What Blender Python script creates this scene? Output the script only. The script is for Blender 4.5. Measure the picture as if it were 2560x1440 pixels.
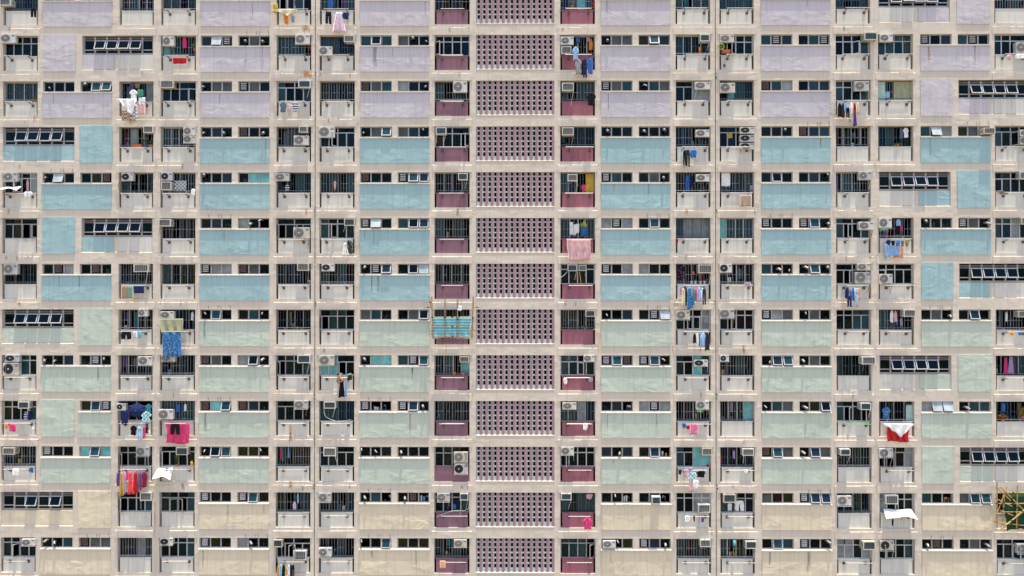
import bpy, bmesh, math, random
from math import radians, sin, cos, pi, sqrt
from mathutils import Vector, Matrix

sc = bpy.context.scene
for o in list(bpy.data.objects):
    bpy.data.objects.remove(o)

# ---------------------------------------------------------------- camera
S = 41.6                      # photo pixels per metre on the facade
DIST = 48.0
cd = bpy.data.cameras.new('camera')
cam = bpy.data.objects.new('camera', cd)
sc.collection.objects.link(cam)
cd.sensor_width = 36.0
cd.lens = 36.0 * DIST * S / 2560.0
cd.clip_end = 3000
PITCH, YAW = radians(.42), radians(.37)
cam.location = (DIST * math.tan(YAW), -DIST, -DIST * math.tan(PITCH))
cam.rotation_euler = (pi / 2 + PITCH, 0, YAW)
sc.camera = cam

# ---------------------------------------------------------------- light
SUN = Vector((.06, -.088, .99)).normalized()      # direction towards the sun, almost overhead
w = bpy.data.worlds.new('World')
sc.world = w
w.use_nodes = True
nt = w.node_tree
sky = nt.nodes.new('ShaderNodeTexSky')
sky.sky_type = 'NISHITA'
sky.sun_disc = False
sky.sun_elevation = math.asin(SUN.z)
sky.sun_rotation = pi
sky.air_density = 1.0
sky.dust_density = 2.5
bg = nt.nodes['Background']
bg.inputs[1].default_value = .15
nt.links.new(sky.outputs[0], bg.inputs[0])
ld = bpy.data.lights.new('sun', 'SUN')
ld.energy = 3.7
ld.angle = radians(.53)
ld.color = (1, .925, .80)
sun = bpy.data.objects.new('sun', ld)
sun.rotation_euler = SUN.to_track_quat('Z', 'Y').to_euler()
sc.collection.objects.link(sun)
sc.view_settings.view_transform = 'Standard'
sc.view_settings.look = 'None'
sc.view_settings.gamma = 1
sc.view_settings.exposure = .93

rng = random.Random(11)
COL = sc.collection

# ---------------------------------------------------------------- materials
M = {}
def node_mat(name):
    m = bpy.data.materials.new(name)
    m.use_nodes = True
    M[name] = m
    n = m.node_tree.nodes
    return m, n, m.node_tree.links, n['Principled BSDF']

def lin(c):
    return tuple(((v / 255) / 12.92 if v <= 10 else (((v / 255) + .055) / 1.055) ** 2.4) for v in c) + (1,)

def ramp(n, l, fac, a, b, p0=.35, p1=.7):
    r = n.new('ShaderNodeValToRGB')
    r.color_ramp.elements[0].position = p0; r.color_ramp.elements[0].color = a
    r.color_ramp.elements[1].position = p1; r.color_ramp.elements[1].color = b
    l.new(fac, r.inputs[0])
    return r.outputs[0]

def mul(c, k):
    return tuple(min(1, v * k) for v in c[:3]) + (1,)

def plaster(name, col, bump=.5, dirt=.12, rough=.85, warm=None):
    """painted render: uneven tone, rain streaks, trowelled bumps that the raking sun picks out"""
    m, n, l, p = node_mat(name)
    tc = n.new('ShaderNodeTexCoord')
    mp = n.new('ShaderNodeMapping'); mp.inputs['Scale'].default_value = (1.0, 1.0, 1.0)
    l.new(tc.outputs['Object'], mp.inputs[0])
    big = n.new('ShaderNodeTexNoise'); big.inputs['Scale'].default_value = .55; big.inputs['Detail'].default_value = 4
    l.new(mp.outputs[0], big.inputs[0])
    st = n.new('ShaderNodeMapping'); st.inputs['Scale'].default_value = (5.5, 1, .35)
    l.new(tc.outputs['Object'], st.inputs[0])
    sn = n.new('ShaderNodeTexNoise'); sn.inputs['Scale'].default_value = 1.3; sn.inputs['Detail'].default_value = 5
    l.new(st.outputs[0], sn.inputs[0])
    base = ramp(n, l, big.outputs[0], mul(col, 1 - dirt * .4), mul(warm or col, 1.02), .32, .66)
    streak = ramp(n, l, sn.outputs[0], (1 - dirt * 1.5,) * 3 + (1,), (1, 1, 1, 1), .27, .52)
    mx = n.new('ShaderNodeMix'); mx.data_type = 'RGBA'; mx.blend_type = 'MULTIPLY'
    mx.inputs[0].default_value = 1
    l.new(base, mx.inputs[6]); l.new(streak, mx.inputs[7])
    l.new(mx.outputs[2], p.inputs['Base Color'])
    p.inputs['Roughness'].default_value = rough
    p.inputs['Specular IOR Level'].default_value = .25
    if bump:
        bm_ = n.new('ShaderNodeMapping'); bm_.inputs['Scale'].default_value = (.9, 1, 1.7)
        l.new(tc.outputs['Object'], bm_.inputs[0])
        bn = n.new('ShaderNodeTexNoise'); bn.inputs['Scale'].default_value = 1.25; bn.inputs['Detail'].default_value = 7
        bn.inputs['Roughness'].default_value = .53
        bn.inputs['Distortion'].default_value = 1.1
        l.new(bm_.outputs[0], bn.inputs[0])
        b = n.new('ShaderNodeBump'); b.inputs['Strength'].default_value = 1.0; b.inputs['Distance'].default_value = .046 * bump
        mk = n.new('ShaderNodeTexNoise'); mk.inputs['Scale'].default_value = .75; mk.inputs['Detail'].default_value = 2
        l.new(tc.outputs['Object'], mk.inputs[0])
        amp = ramp(n, l, mk.outputs[0], (.10, .10, .10, 1), (1, 1, 1, 1), .42, .64)
        am = n.new('ShaderNodeMath'); am.operation = 'MULTIPLY'
        l.new(bn.outputs[0], am.inputs[0]); l.new(amp, am.inputs[1])
        l.new(am.outputs[0], b.inputs['Height'])
        l.new(b.outputs[0], p.inputs['Normal'])
    return m

def plain(name, col, rough=.5, metal=0, var=.12, scale=6, spec=.4):
    m, n, l, p = node_mat(name)
    tc = n.new('ShaderNodeTexCoord')
    ns = n.new('ShaderNodeTexNoise'); ns.inputs['Scale'].default_value = scale; ns.inputs['Detail'].default_value = 3
    l.new(tc.outputs['Object'], ns.inputs[0])
    l.new(ramp(n, l, ns.outputs[0], mul(col, 1 - var), mul(col, 1 + var * .5)), p.inputs['Base Color'])
    p.inputs['Roughness'].default_value = rough
    p.inputs['Metallic'].default_value = metal
    p.inputs['Specular IOR Level'].default_value = spec
    return m

CREAM = (.605, .537, .437, 1)
plaster('cream', CREAM, .8, .07, warm=(.62, .545, .452, 1))
plaster('sill_paint', (.60, .57, .51, 1), .3, .16)
plaster('lavender', (.535, .497, .520, 1), 1.0, .09)
plaster('blue', (.325, .478, .487, 1), 1.0, .09)
plaster('green', (.495, .558, .462, 1), 1.0, .09)
plaster('yellow', (.68, .59, .43, 1), 1.0, .10)
plaster('white_parapet', (.625, .605, .535, 1), .12, .12)
plaster('mauve_parapet', (.245, .13, .165, 1), .15, .18)
plaster('rose_parapet', (.315, .12, .15, 1), .15, .18)
plaster('lattice_pink', (.335, .21, .228, 1), .2, .16)
plaster('lattice_grey', (.52, .54, .52, 1), .1, .14)
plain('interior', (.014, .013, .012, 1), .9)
plain('joint', (.075, .07, .062, 1), .8)
plain('alu', (.36, .345, .335, 1), .45, .2, .2)
plain('alu_light', (.48, .475, .475, 1), .4, .15, .15)
plain('alu_blue', (.10, .135, .155, 1), .5, .2, .2)
plain('alu_dark', (.09, .10, .11, 1), .5, .2, .25)
plain('bar', (.33, .345, .35, 1), .5, .1, .25)
plain('alu_mid', (.15, .14, .135, 1), .5, .2, .2)
plain('bar_white', (.36, .36, .35, 1), .5, .1, .15)
plain('steel_rust', (.16, .105, .075, 1), .75, .2, .5, 9)
plain('rod', (.60, .575, .52, 1), .35, .1)
plain('rod_green', (.16, .50, .22, 1), .4)
plain('rod_yellow', (.75, .48, .10, 1), .4)
plain('ac_white', (.62, .60, .545, 1), .5, 0, .16, 3)
plain('ac_cream', (.58, .53, .42, 1), .5, 0, .2, 3)
plain('ac_grey', (.46, .455, .43, 1), .5, 0, .10, 3)
plain('ac_grille', (.20, .185, .17, 1), .6, 0, .2)
plain('ac_ring', (.29, .27, .245, 1), .6, 0, .2)
plain('ac_dark', (.012, .013, .015, 1), .5, 0, .3)
plain('ac_grille_dark', (.035, .036, .038, 1), .5, 0, .3)
plain('ac_teal', (.020, .050, .058, 1), .35, 0, .3)
plain('mark_blue', (.03, .12, .38, 1), .4)
plain('mark_dark', (.10, .10, .11, 1), .4)
plain('duct', (.27, .265, .25, 1), .45, .35, .25)
plain('duct_dark', (.03, .03, .03, 1), .6)
plain('louvre', (.62, .60, .57, 1), .5, 0, .2)
plain('louvre_brown', (.16, .08, .055, 1), .5, 0, .2)
plain('clutter_white', (.62, .62, .60, 1), .5)
plain('clutter_red', (.50, .035, .025, 1), .5)
plain('clutter_blue', (.05, .22, .42, 1), .5)
plain('clutter_yellow', (.55, .33, .06, 1), .5)
plain('bamboo', (.42, .235, .085, 1), .5, 0, .45, 7)
plain('bamboo_gold', (.47, .31, .10, 1), .5, 0, .4, 7)
plain('bamboo_tie', (.02, .018, .016, 1), .8)
plain('net_green', (.007, .052, .018, 1), .8, 0, .35, 4)
plain('terracotta', (.52, .14, .045, 1), .7)
plain('pot_grey', (.48, .48, .46, 1), .7)
plain('leaf', (.045, .10, .022, 1), .6, 0, .5, 12)
plain('leaf_lime', (.30, .42, .05, 1), .6, 0, .4, 12)
plain('petal', (.62, .09, .08, 1), .6, 0, .3)
plain('petal_orange', (.75, .28, .03, 1), .6, 0, .3)
plain('skin', (.50, .25, .16, 1), .55, 0, .1)
plain('hair', (.018, .014, .012, 1), .6)
plain('earth', (.26, .215, .16, 1), .9, 0, .2, .05)
plain('roof_felt', (.3, .29, .27, 1), .9)

def glass(name, tint, refl, rough=.03):
    m, n, l, p = node_mat(name)
    out = n['Material Output']
    n.remove(p)
    tr = n.new('ShaderNodeBsdfTransparent'); tr.inputs[0].default_value = tint
    gl = n.new('ShaderNodeBsdfGlossy'); gl.inputs[0].default_value = (.14, .22, .25, 1); gl.inputs['Roughness'].default_value = rough
    tc = n.new('ShaderNodeTexCoord')
    ns = n.new('ShaderNodeTexNoise'); ns.inputs['Scale'].default_value = .9
    l.new(tc.outputs['Object'], ns.inputs[0])
    b = n.new('ShaderNodeBump'); b.inputs['Distance'].default_value = .01
    l.new(ns.outputs[0], b.inputs['Height']); l.new(b.outputs[0], gl.inputs['Normal'])
    fr = n.new('ShaderNodeFresnel'); fr.inputs[0].default_value = 1.45
    ad = n.new('ShaderNodeMath'); ad.operation = 'ADD'; ad.use_clamp = True
    ad.inputs[1].default_value = refl
    l.new(fr.outputs[0], ad.inputs[0])
    mx = n.new('ShaderNodeMixShader')
    l.new(ad.outputs[0], mx.inputs[0]); l.new(tr.outputs[0], mx.inputs[1]); l.new(gl.outputs[0], mx.inputs[2])
    l.new(mx.outputs[0], out.inputs[0])
glass('glass', (.55, .62, .62, 1), .0)
glass('glass_teal', (.25, .45, .48, 1), .03)

def pane_mat(name, col, rough, spec=.5):
    m, n, l, p = node_mat(name)
    tc = n.new('ShaderNodeTexCoord')
    ns = n.new('ShaderNodeTexNoise'); ns.inputs['Scale'].default_value = 2.2; ns.inputs['Detail'].default_value = 4
    l.new(tc.outputs['Object'], ns.inputs[0])
    l.new(ramp(n, l, ns.outputs[0], mul(col, .7), mul(col, 1.15)), p.inputs['Base Color'])
    p.inputs['Roughness'].default_value = rough
    p.inputs['Specular IOR Level'].default_value = spec * .4
pane_mat('film_teal', (.010, .048, .060, 1), .12, .5)
pane_mat('film_blue', (.006, .022, .038, 1), .10, .5)
pane_mat('film_cyan', (.16, .50, .50, 1), .25)
pane_mat('frosted', (.24, .27, .27, 1), .35)
pane_mat('film_grey', (.075, .085, .085, 1), .3)
pane_mat('sky_reflection', (.42, .50, .52, 1), .15, .8)  # reflected sky painted as a pale pane colour, for tilted open sashes

CLO = dict(black=(.010,.010,.012), charcoal=(.03,.03,.035), grey=(.30,.30,.31), slate=(.12,.16,.20), white=(.78,.78,.76),
    cream=(.66,.58,.38), beige=(.40,.30,.22), blush=(.66,.40,.40), peach=(.72,.40,.26), pink=(.64,.06,.18), crimson=(.38,.015,.02),
    red=(.46,.022,.03), coral=(.70,.09,.10), maroon=(.24,.02,.045), orange=(.72,.24,.03), mustard=(.50,.30,.05), olive=(.25,.24,.09),
    sage=(.36,.36,.23), green=(.06,.24,.17), mint=(.40,.56,.50), teal=(.03,.24,.26), cyan=(.12,.48,.56), skyblue=(.28,.46,.70),
    blue=(.04,.14,.42), navy=(.015,.025,.09), lilac=(.40,.28,.46), violet=(.12,.06,.24), brown=(.05,.03,.025))
TWO = dict(striped=((.7,.7,.72),(.02,.025,.08),'band'), stripes=((.10,.32,.28),(.40,.16,.05),'vband'), plaid=((.55,.45,.36),(.25,.10,.05),'check'),
    checked=((.62,.6,.55),(.15,.22,.26),'check'), floral=((.66,.52,.58),(.36,.2,.32),'dots'), floralblack=((.012,.012,.014),(.35,.05,.25),'dots'),
    camo=((.03,.035,.028),(.30,.30,.24),'dots'), bluefloral=((.03,.15,.40),(.30,.42,.30),'dots'), floralpink=((.62,.14,.26),(.75,.40,.50),'dots'),
    cyanplaid=((.08,.36,.46),(.55,.68,.66),'check'), tarp=((.09,.37,.45),(.32,.58,.60),'band'))
def cloth_mat(name):
    if 'cloth_' + name in M:
        return 'cloth_' + name
    m, n, l, p = node_mat('cloth_' + name)
    p.inputs['Roughness'].default_value = .9
    p.inputs['Specular IOR Level'].default_value = .15
    tc = n.new('ShaderNodeTexCoord')
    if name in CLO:
        ns = n.new('ShaderNodeTexNoise'); ns.inputs['Scale'].default_value = 5
        l.new(tc.outputs['Object'], ns.inputs[0])
        c = CLO[name] + (1,)
        l.new(ramp(n, l, ns.outputs[0], mul(c, .85), mul(c, 1.1)), p.inputs['Base Color'])
    else:
        a, b, k = TWO[name]
        if k in ('band', 'vband'):
            t = n.new('ShaderNodeTexWave'); t.bands_direction = 'Z' if k == 'band' else 'X'
            t.inputs['Scale'].default_value = 1.9 if name == 'tarp' else 2.2; t.inputs['Distortion'].default_value = .4
            l.new(tc.outputs['Object'], t.inputs[0]); f = t.outputs['Fac']
        elif k == 'check':
            t = n.new('ShaderNodeTexChecker'); t.inputs['Scale'].default_value = 9
            l.new(tc.outputs['Object'], t.inputs[0]); f = t.outputs['Fac']
        else:
            t = n.new('ShaderNodeTexVoronoi'); t.inputs['Scale'].default_value = 11
            l.new(tc.outputs['Object'], t.inputs[0]); f = t.outputs['Distance']
        l.new(ramp(n, l, f, b + (1,), a + (1,), .42 if k != 'dots' else .25, .58 if k != 'dots' else .4), p.inputs['Base Color'])
    return 'cloth_' + name

def stain_mat(name, col, dens):
    m, n, l, p = node_mat(name)
    out = n['Material Output']
    tc = n.new('ShaderNodeTexCoord')
    mp = n.new('ShaderNodeMapping'); mp.inputs['Scale'].default_value = (9, 1, 1.1)
    l.new(tc.outputs['Object'], mp.inputs[0])
    ns = n.new('ShaderNodeTexNoise'); ns.inputs['Scale'].default_value = 1.6; ns.inputs['Detail'].default_value = 6
    l.new(mp.outputs[0], ns.inputs[0])
    # worn away towards the edges of the run
    g = n.new('ShaderNodeSeparateXYZ'); l.new(tc.outputs['Generated'], g.inputs[0])
    def tri(sock):
        a = n.new('ShaderNodeMath'); a.operation = 'MULTIPLY_ADD'; a.inputs[1].default_value = 2; a.inputs[2].default_value = -1; l.new(sock, a.inputs[0])
        b = n.new('ShaderNodeMath'); b.operation = 'ABSOLUTE'; l.new(a.outputs[0], b.inputs[0])
        c = n.new('ShaderNodeMath'); c.operation = 'SUBTRACT'; c.inputs[0].default_value = 1; l.new(b.outputs[0], c.inputs[1])
        return c.outputs[0]
    e = n.new('ShaderNodeMath'); e.operation = 'MINIMUM'; l.new(tri(g.outputs[0]), e.inputs[0])
    z2 = n.new('ShaderNodeMath'); z2.operation = 'MULTIPLY'; z2.inputs[1].default_value = 1.6; l.new(g.outputs[2], z2.inputs[0])
    l.new(z2.outputs[0], e.inputs[1])
    q = n.new('ShaderNodeMath'); q.operation = 'MULTIPLY_ADD'; q.inputs[1].default_value = .55; q.inputs[2].default_value = -.2
    l.new(e.outputs[0], q.inputs[0])
    s = n.new('ShaderNodeMath'); s.operation = 'ADD'; l.new(ns.outputs[0], s.inputs[0]); l.new(q.outputs[0], s.inputs[1])
    f = ramp(n, l, s.outputs[0], (0, 0, 0, 1), (dens,) * 3 + (1,), .44, .78)
    tr = n.new('ShaderNodeBsdfTransparent')
    mx = n.new('ShaderNodeMixShader')
    p.inputs['Base Color'].default_value = col; p.inputs['Roughness'].default_value = .9
    l.new(f, mx.inputs[0]); l.new(tr.outputs[0], mx.inputs[1]); l.new(p.outputs[0], mx.inputs[2])
    l.new(mx.outputs[0], out.inputs[0])
stain_mat('rust_run', (.45, .22, .06, 1), .62)
stain_mat('soot_run', (.10, .09, .08, 1), .36)

# ---------------------------------------------------------------- mesh helpers
class MB:
    """collects boxes, prisms, tubes and sheets and links them as ONE mesh object"""
    def __init__(s):
        s.v = []; s.f = []; s.mi = []; s.mats = []; s.T = None; s.smooth = []
    def mat(s, name):
        if name not in s.mats:
            s.mats.append(name)
        return s.mats.index(name)
    def add(s, vs, fs, m, smooth=False):
        k = len(s.v)
        if s.T is not None:
            vs = [tuple(s.T @ Vector(v)) for v in vs]
        s.v += vs
        i = s.mat(m)
        for f in fs:
            s.f.append(tuple(k + a for a in f)); s.mi.append(i); s.smooth.append(smooth)
    def box(s, x0, x1, y0, y1, z0, z1, m):
        if x1 < x0: x0, x1 = x1, x0
        if z1 < z0: z0, z1 = z1, z0
        s.add([(x0,y0,z0),(x1,y0,z0),(x1,y1,z0),(x0,y1,z0),(x0,y0,z1),(x1,y0,z1),(x1,y1,z1),(x0,y1,z1)],
              [(0,1,5,4),(1,2,6,5),(2,3,7,6),(3,0,4,7),(4,5,6,7),(3,2,1,0)], m)
    def prism_x(s, prof, x0, x1, m):
        """profile of (y,z) points, counter-clockwise seen from +x, extruded along x"""
        n = len(prof)
        vs = [(x0, y, z) for y, z in prof] + [(x1, y, z) for y, z in prof]
        fs = [tuple(range(n - 1, -1, -1)), tuple(range(n, 2 * n))]
        fs += [(i, (i + 1) % n, n + (i + 1) % n, n + i) for i in range(n)]
        s.add(vs, fs, m)
    def prism_z(s, prof, z0, z1, m):
        n = len(prof)
        vs = [(x, y, z0) for x, y in prof] + [(x, y, z1) for x, y in prof]
        fs = [tuple(range(n - 1, -1, -1)), tuple(range(n, 2 * n))]
        fs += [(i, (i + 1) % n, n + (i + 1) % n, n + i) for i in range(n)]
        s.add(vs, fs, m)
    def tube(s, p, q, r, m, n=8, r2=None):
        p, q = Vector(p), Vector(q)
        d = (q - p).normalized()
        u = d.orthogonal().normalized(); w_ = d.cross(u)
        r2 = r if r2 is None else r2
        vs = []
        for c, rr in ((p, r), (q, r2)):
            for i in range(n):
                a = 2 * pi * i / n
                vs.append(tuple(c + u * (rr * cos(a)) + w_ * (rr * sin(a))))
        fs = [(i, (i + 1) % n, n + (i + 1) % n, n + i) for i in range(n)]
        s.add(vs, fs, m, True)
        s.add(vs, [tuple(range(n - 1, -1, -1)), tuple(range(n, 2 * n))], m)
    def path(s, pts, r, m, n=6):
        for a, b in zip(pts, pts[1:]):
            s.tube(a, b, r, m, n)
    def sheet(s, x0, x1, z0, z1, y, m, folds=4, amp=.03, nx=None, th=.012):
        nx = nx or max(6, folds * 4); nz = 3
        ph = rng.random() * 6
        for off, flip in ((0, 0), (th, 1)):
            vs = []
            for j in range(nz + 1):
                t = j / nz
                for i in range(nx + 1):
                    u = i / nx
                    vs.append((x0 + (x1 - x0) * u, y + off + amp * sin(u * folds * 2 * pi + ph) * (.6 + .4 * t), z1 + (z0 - z1) * t))
            fs = []
            for j in range(nz):
                for i in range(nx):
                    a = j * (nx + 1) + i
                    q = (a, a + nx + 1, a + nx + 2, a + 1)
                    fs.append(q[::-1] if flip else q)
            s.add(vs, fs, m, True)
    def build(s, name, parent=None, props=None):
        if not s.f:
            return None
        me = bpy.data.meshes.new(name)
        me.from_pydata(s.v, [], s.f)
        for mm in s.mats:
            me.materials.append(M[mm])
        me.polygons.foreach_set('material_index', s.mi)
        me.polygons.foreach_set('use_smooth', s.smooth)
        me.update()
        o = bpy.data.objects.new(name, me)
        COL.objects.link(o)
        if parent:
            o.parent = parent
        for k, v in (props or {}).items():
            o[k] = v
        return o

def tag(o, label, cat, group=None, kind=None):
    o['label'] = label; o['category'] = cat
    if group: o['group'] = group
    if kind: o['kind'] = kind
    return o
def empty(name, loc, label, cat, group=None):
    o = bpy.data.objects.new(name, None)
    o.empty_display_size = .2
    o.location = loc
    COL.objects.link(o)
    return tag(o, label, cat, group)
def copy_tree(o, parent=None):
    c = o.copy(); COL.objects.link(c); c.parent = parent
    for ch in [k for k in bpy.data.objects if k.parent == o]:
        copy_tree(ch, c)
    return c

# ---------------------------------------------------------------- the grid of the facade
FPX = DIST * S
def X(px):
    a = (px - 1280) / FPX
    return cam.location.x + DIST * (cos(YAW) * a - sin(YAW)) / (sin(YAW) * a + cos(YAW))
def ZP(py):
    b = (720 - py) / FPX
    return cam.location.z + DIST * (sin(PITCH) + cos(PITCH) * b) / (cos(PITCH) - sin(PITCH) * b)
def L(px): return px / S
PITCHPX = 114.45
def Z(r, off=0): return ZP(87 + PITCHPX * (r - 1) + off)
BAL = dict(A=(5,92), B=(296,382), C=(400,488), D=(690,777), E=(798,886), F=(1086,1174), H=(1401,1488), I=(1690,1777), J=(1800,1886),
           K=(2091,2178), L=(2197,2285), M=(2489,2577))
PAN = [(105,278), (500,673), (900,1073), (1503,1676), (1904,2077), (2303,2477)]
LAT = (1190, 1386)
def band(r): return 'lavender' if r < 3 else 'blue' if r < 7 else 'green' if r < 11 else 'yellow'
COLNAME = dict(A='first balcony from left', B='second balcony from left', C='third balcony from left', D='fourth balcony from left', E='fifth balcony from left',
    F='mauve balcony left of lattice', H='rose balcony right of lattice', I='fifth balcony from right', J='fourth balcony from right',
    K='third balcony from right', L='second balcony from right', M='last balcony on right')
ROWNAME = ['top lavender storey','second lavender storey','third lavender storey','first blue storey','second blue storey','third blue storey','fourth blue storey',
    'first green storey','second green storey','third green storey','fourth green storey','first yellow storey','second yellow storey']

ACS=[
('b',-30.904,17.044,-30.23,17.455),
('o',-30.858,14.806,-29.958,15.337),
('o',-21.044,14.61,-20.372,15.161),
('b',-21.176,12.04,-20.364,12.499),
('b',-22.189,9.346,-21.589,9.755),
('o',-19.793,9.223,-19.074,9.681),
('o',-19.792,8.731,-19.072,9.175),
('o',-13.046,14.699,-12.18,15.264),
('o',-11.617,14.014,-10.828,14.536),
('b',-10.106,14.799,-9.48,15.188),
('b',-12.85,12.047,-12.104,12.484),
('b',-12.803,9.355,-12.296,9.721),
('o',-13.125,8.617,-12.238,9.166),
('o',-11.629,9.072,-10.665,9.705),
('o',-3.533,11.778,-2.698,12.419),
('b',-4.57,9.225,-3.938,9.647),
('o',2.93,14.632,3.7,15.09),
('b',2.965,14.07,3.56,14.507),
('b',2.999,11.838,3.699,12.316),
('b',2.998,9.159,3.697,9.636),
('b',11.278,14.791,11.85,15.213),
('o',12.48,14.753,13.331,15.189),
('o',12.474,11.738,13.381,12.3),
('o',10.972,11.937,11.88,12.359),
('o',11.016,9.078,11.84,9.486),
('O',13.67,9.271,14.527,9.65),
('O',13.669,8.781,14.526,9.167),
('O',13.668,8.319,14.525,8.691),
('b',21.033,14.806,21.812,15.263),
('o',22.044,14.768,22.809,15.211),
('o',30.152,14.087,30.984,14.704),
('o',20.522,11.83,21.384,12.378),
('b',28.113,9.196,28.792,9.547),
('o',30.371,9.089,31.168,9.46),
('o',30.369,8.6,31.166,9.041),
('o',-30.662,6.441,-29.798,6.964),
('O',-23.504,6.466,-22.801,6.931),
('O',-21.127,6.496,-20.444,6.954),
('b',-21.094,5.892,-20.487,6.401),
('b',-21.245,3.713,-20.512,4.145),
('o',-30.605,0.844,-29.773,1.448),
('b',-22.745,0.97,-21.827,1.427),
('o',-14.24,6.458,-13.4,6.903),
('o',-13.14,2.985,-12.167,3.645),
('b',-10.074,3.745,-9.439,4.17),
('b',-12.895,1.044,-12.195,1.488),
('O',-11.434,1.031,-10.672,1.444),
('b',-3.232,6.48,-2.661,6.892),
('b',3.336,6.41,3.924,6.823),
('b',3.333,1.016,3.902,1.409),
('b',3.997,1.029,4.452,1.377),
('o',11.036,6.403,11.837,6.815),
('b',11.153,0.888,11.972,1.407),
('O',12.427,0.932,13.17,1.438),
('o',20.755,6.489,21.497,6.964),
('o',20.746,3.5,21.626,3.962),
('o',20.644,1.076,21.441,1.468),
('o',20.516,0.3,21.439,0.95),
('o',21.944,3.613,22.716,4.194),
('o',21.952,0.268,22.748,0.836),
('b',30.319,6.512,30.901,6.942),
('b',30.406,3.798,30.982,4.208),
('o',-22.456,-1.686,-21.907,-1.255),
('o',-21.132,-1.825,-20.316,-1.401),
('O',-30.483,-4.429,-29.64,-4.024),
('O',-30.621,-5.228,-29.662,-4.512),
('o',-22.472,-4.634,-21.618,-4.108),
('o',-21.092,-4.411,-20.232,-4.019),
('b',-29.674,-7.238,-29.016,-6.826),
('O',-23.753,-7.327,-23.211,-6.948),
('o',-21.24,-7.882,-20.348,-7.294),
('b',-12.871,-4.502,-12.09,-4.015),
('o',-11.583,-4.628,-10.663,-4.04),
('o',-13.069,-7.241,-12.243,-6.761),
('b',-11.28,-7.221,-10.563,-6.81),
('b',-3.138,-4.452,-2.568,-4.099),
('b',4.406,-1.713,4.974,-1.334),
('o',4.29,-4.398,4.953,-4.019),
('o',3.026,-7.252,3.859,-6.861),
('o',9.824,-1.882,10.655,-1.352),
('o',12.409,-1.806,13.303,-1.27),
('O',10.891,-4.678,11.722,-4.3),
('O',12.448,-4.393,12.983,-4.015),
('o',11.013,-7.244,11.781,-6.759),
('b',23.391,-1.709,24.099,-1.287),
('b',20.835,-4.546,21.651,-4.087),
('b',20.75,-7.255,21.359,-6.846),
('b',30.205,-1.74,30.768,-1.362),
('b',-30.595,-10.006,-29.869,-9.587),
('o',-22.576,-10.086,-21.791,-9.547),
('b',-20.156,-10.011,-19.444,-9.556),
('b',-22.314,-12.752,-21.614,-12.256),
('o',-29.454,-15.46,-28.638,-15.072),
('O',-21.125,-15.413,-20.342,-15.008),
('b',-11.3,-10.071,-10.549,-9.563),
('o',-11.596,-12.811,-10.833,-12.286),
('b',-14.292,-15.519,-13.751,-15.072),
('b',-13.09,-16.293,-12.309,-15.727),
('o',-11.59,-16.081,-10.809,-15.575),
('o',-3.485,-10.431,-2.646,-9.822),
('O',-3.46,-11.125,-2.645,-10.54),
('o',-4.49,-12.781,-3.723,-12.287),
('b',-3.112,-12.702,-2.621,-12.285),
('o',-3.482,-15.497,-2.704,-15.068),
('o',2.921,-9.98,3.71,-9.515),
('b',2.932,-12.68,3.559,-12.275),
('b',8.338,-12.88,8.845,-12.433),
('o',5.428,-15.508,6.204,-15.11),
('b',11.357,-9.994,11.941,-9.565),
('b',13.755,-10.008,14.446,-9.592),
('b',11.113,-13.411,11.84,-12.918),
('b',12.617,-12.812,13.349,-12.307),
('b',11.228,-15.455,11.854,-15.021),
('b',13.94,-15.551,14.595,-15.105),
('b',19.536,-9.959,20.13,-9.584),
('o',21.917,-10.099,22.748,-9.581),
('o',19.408,-12.98,20.258,-12.403),
('b',22.265,-12.885,23.024,-12.351),
('b',20.864,-15.566,21.6,-15.062),
('O',21.958,-15.635,22.788,-15.06),
('o',30.082,-15.814,30.91,-15.252),
]
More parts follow.
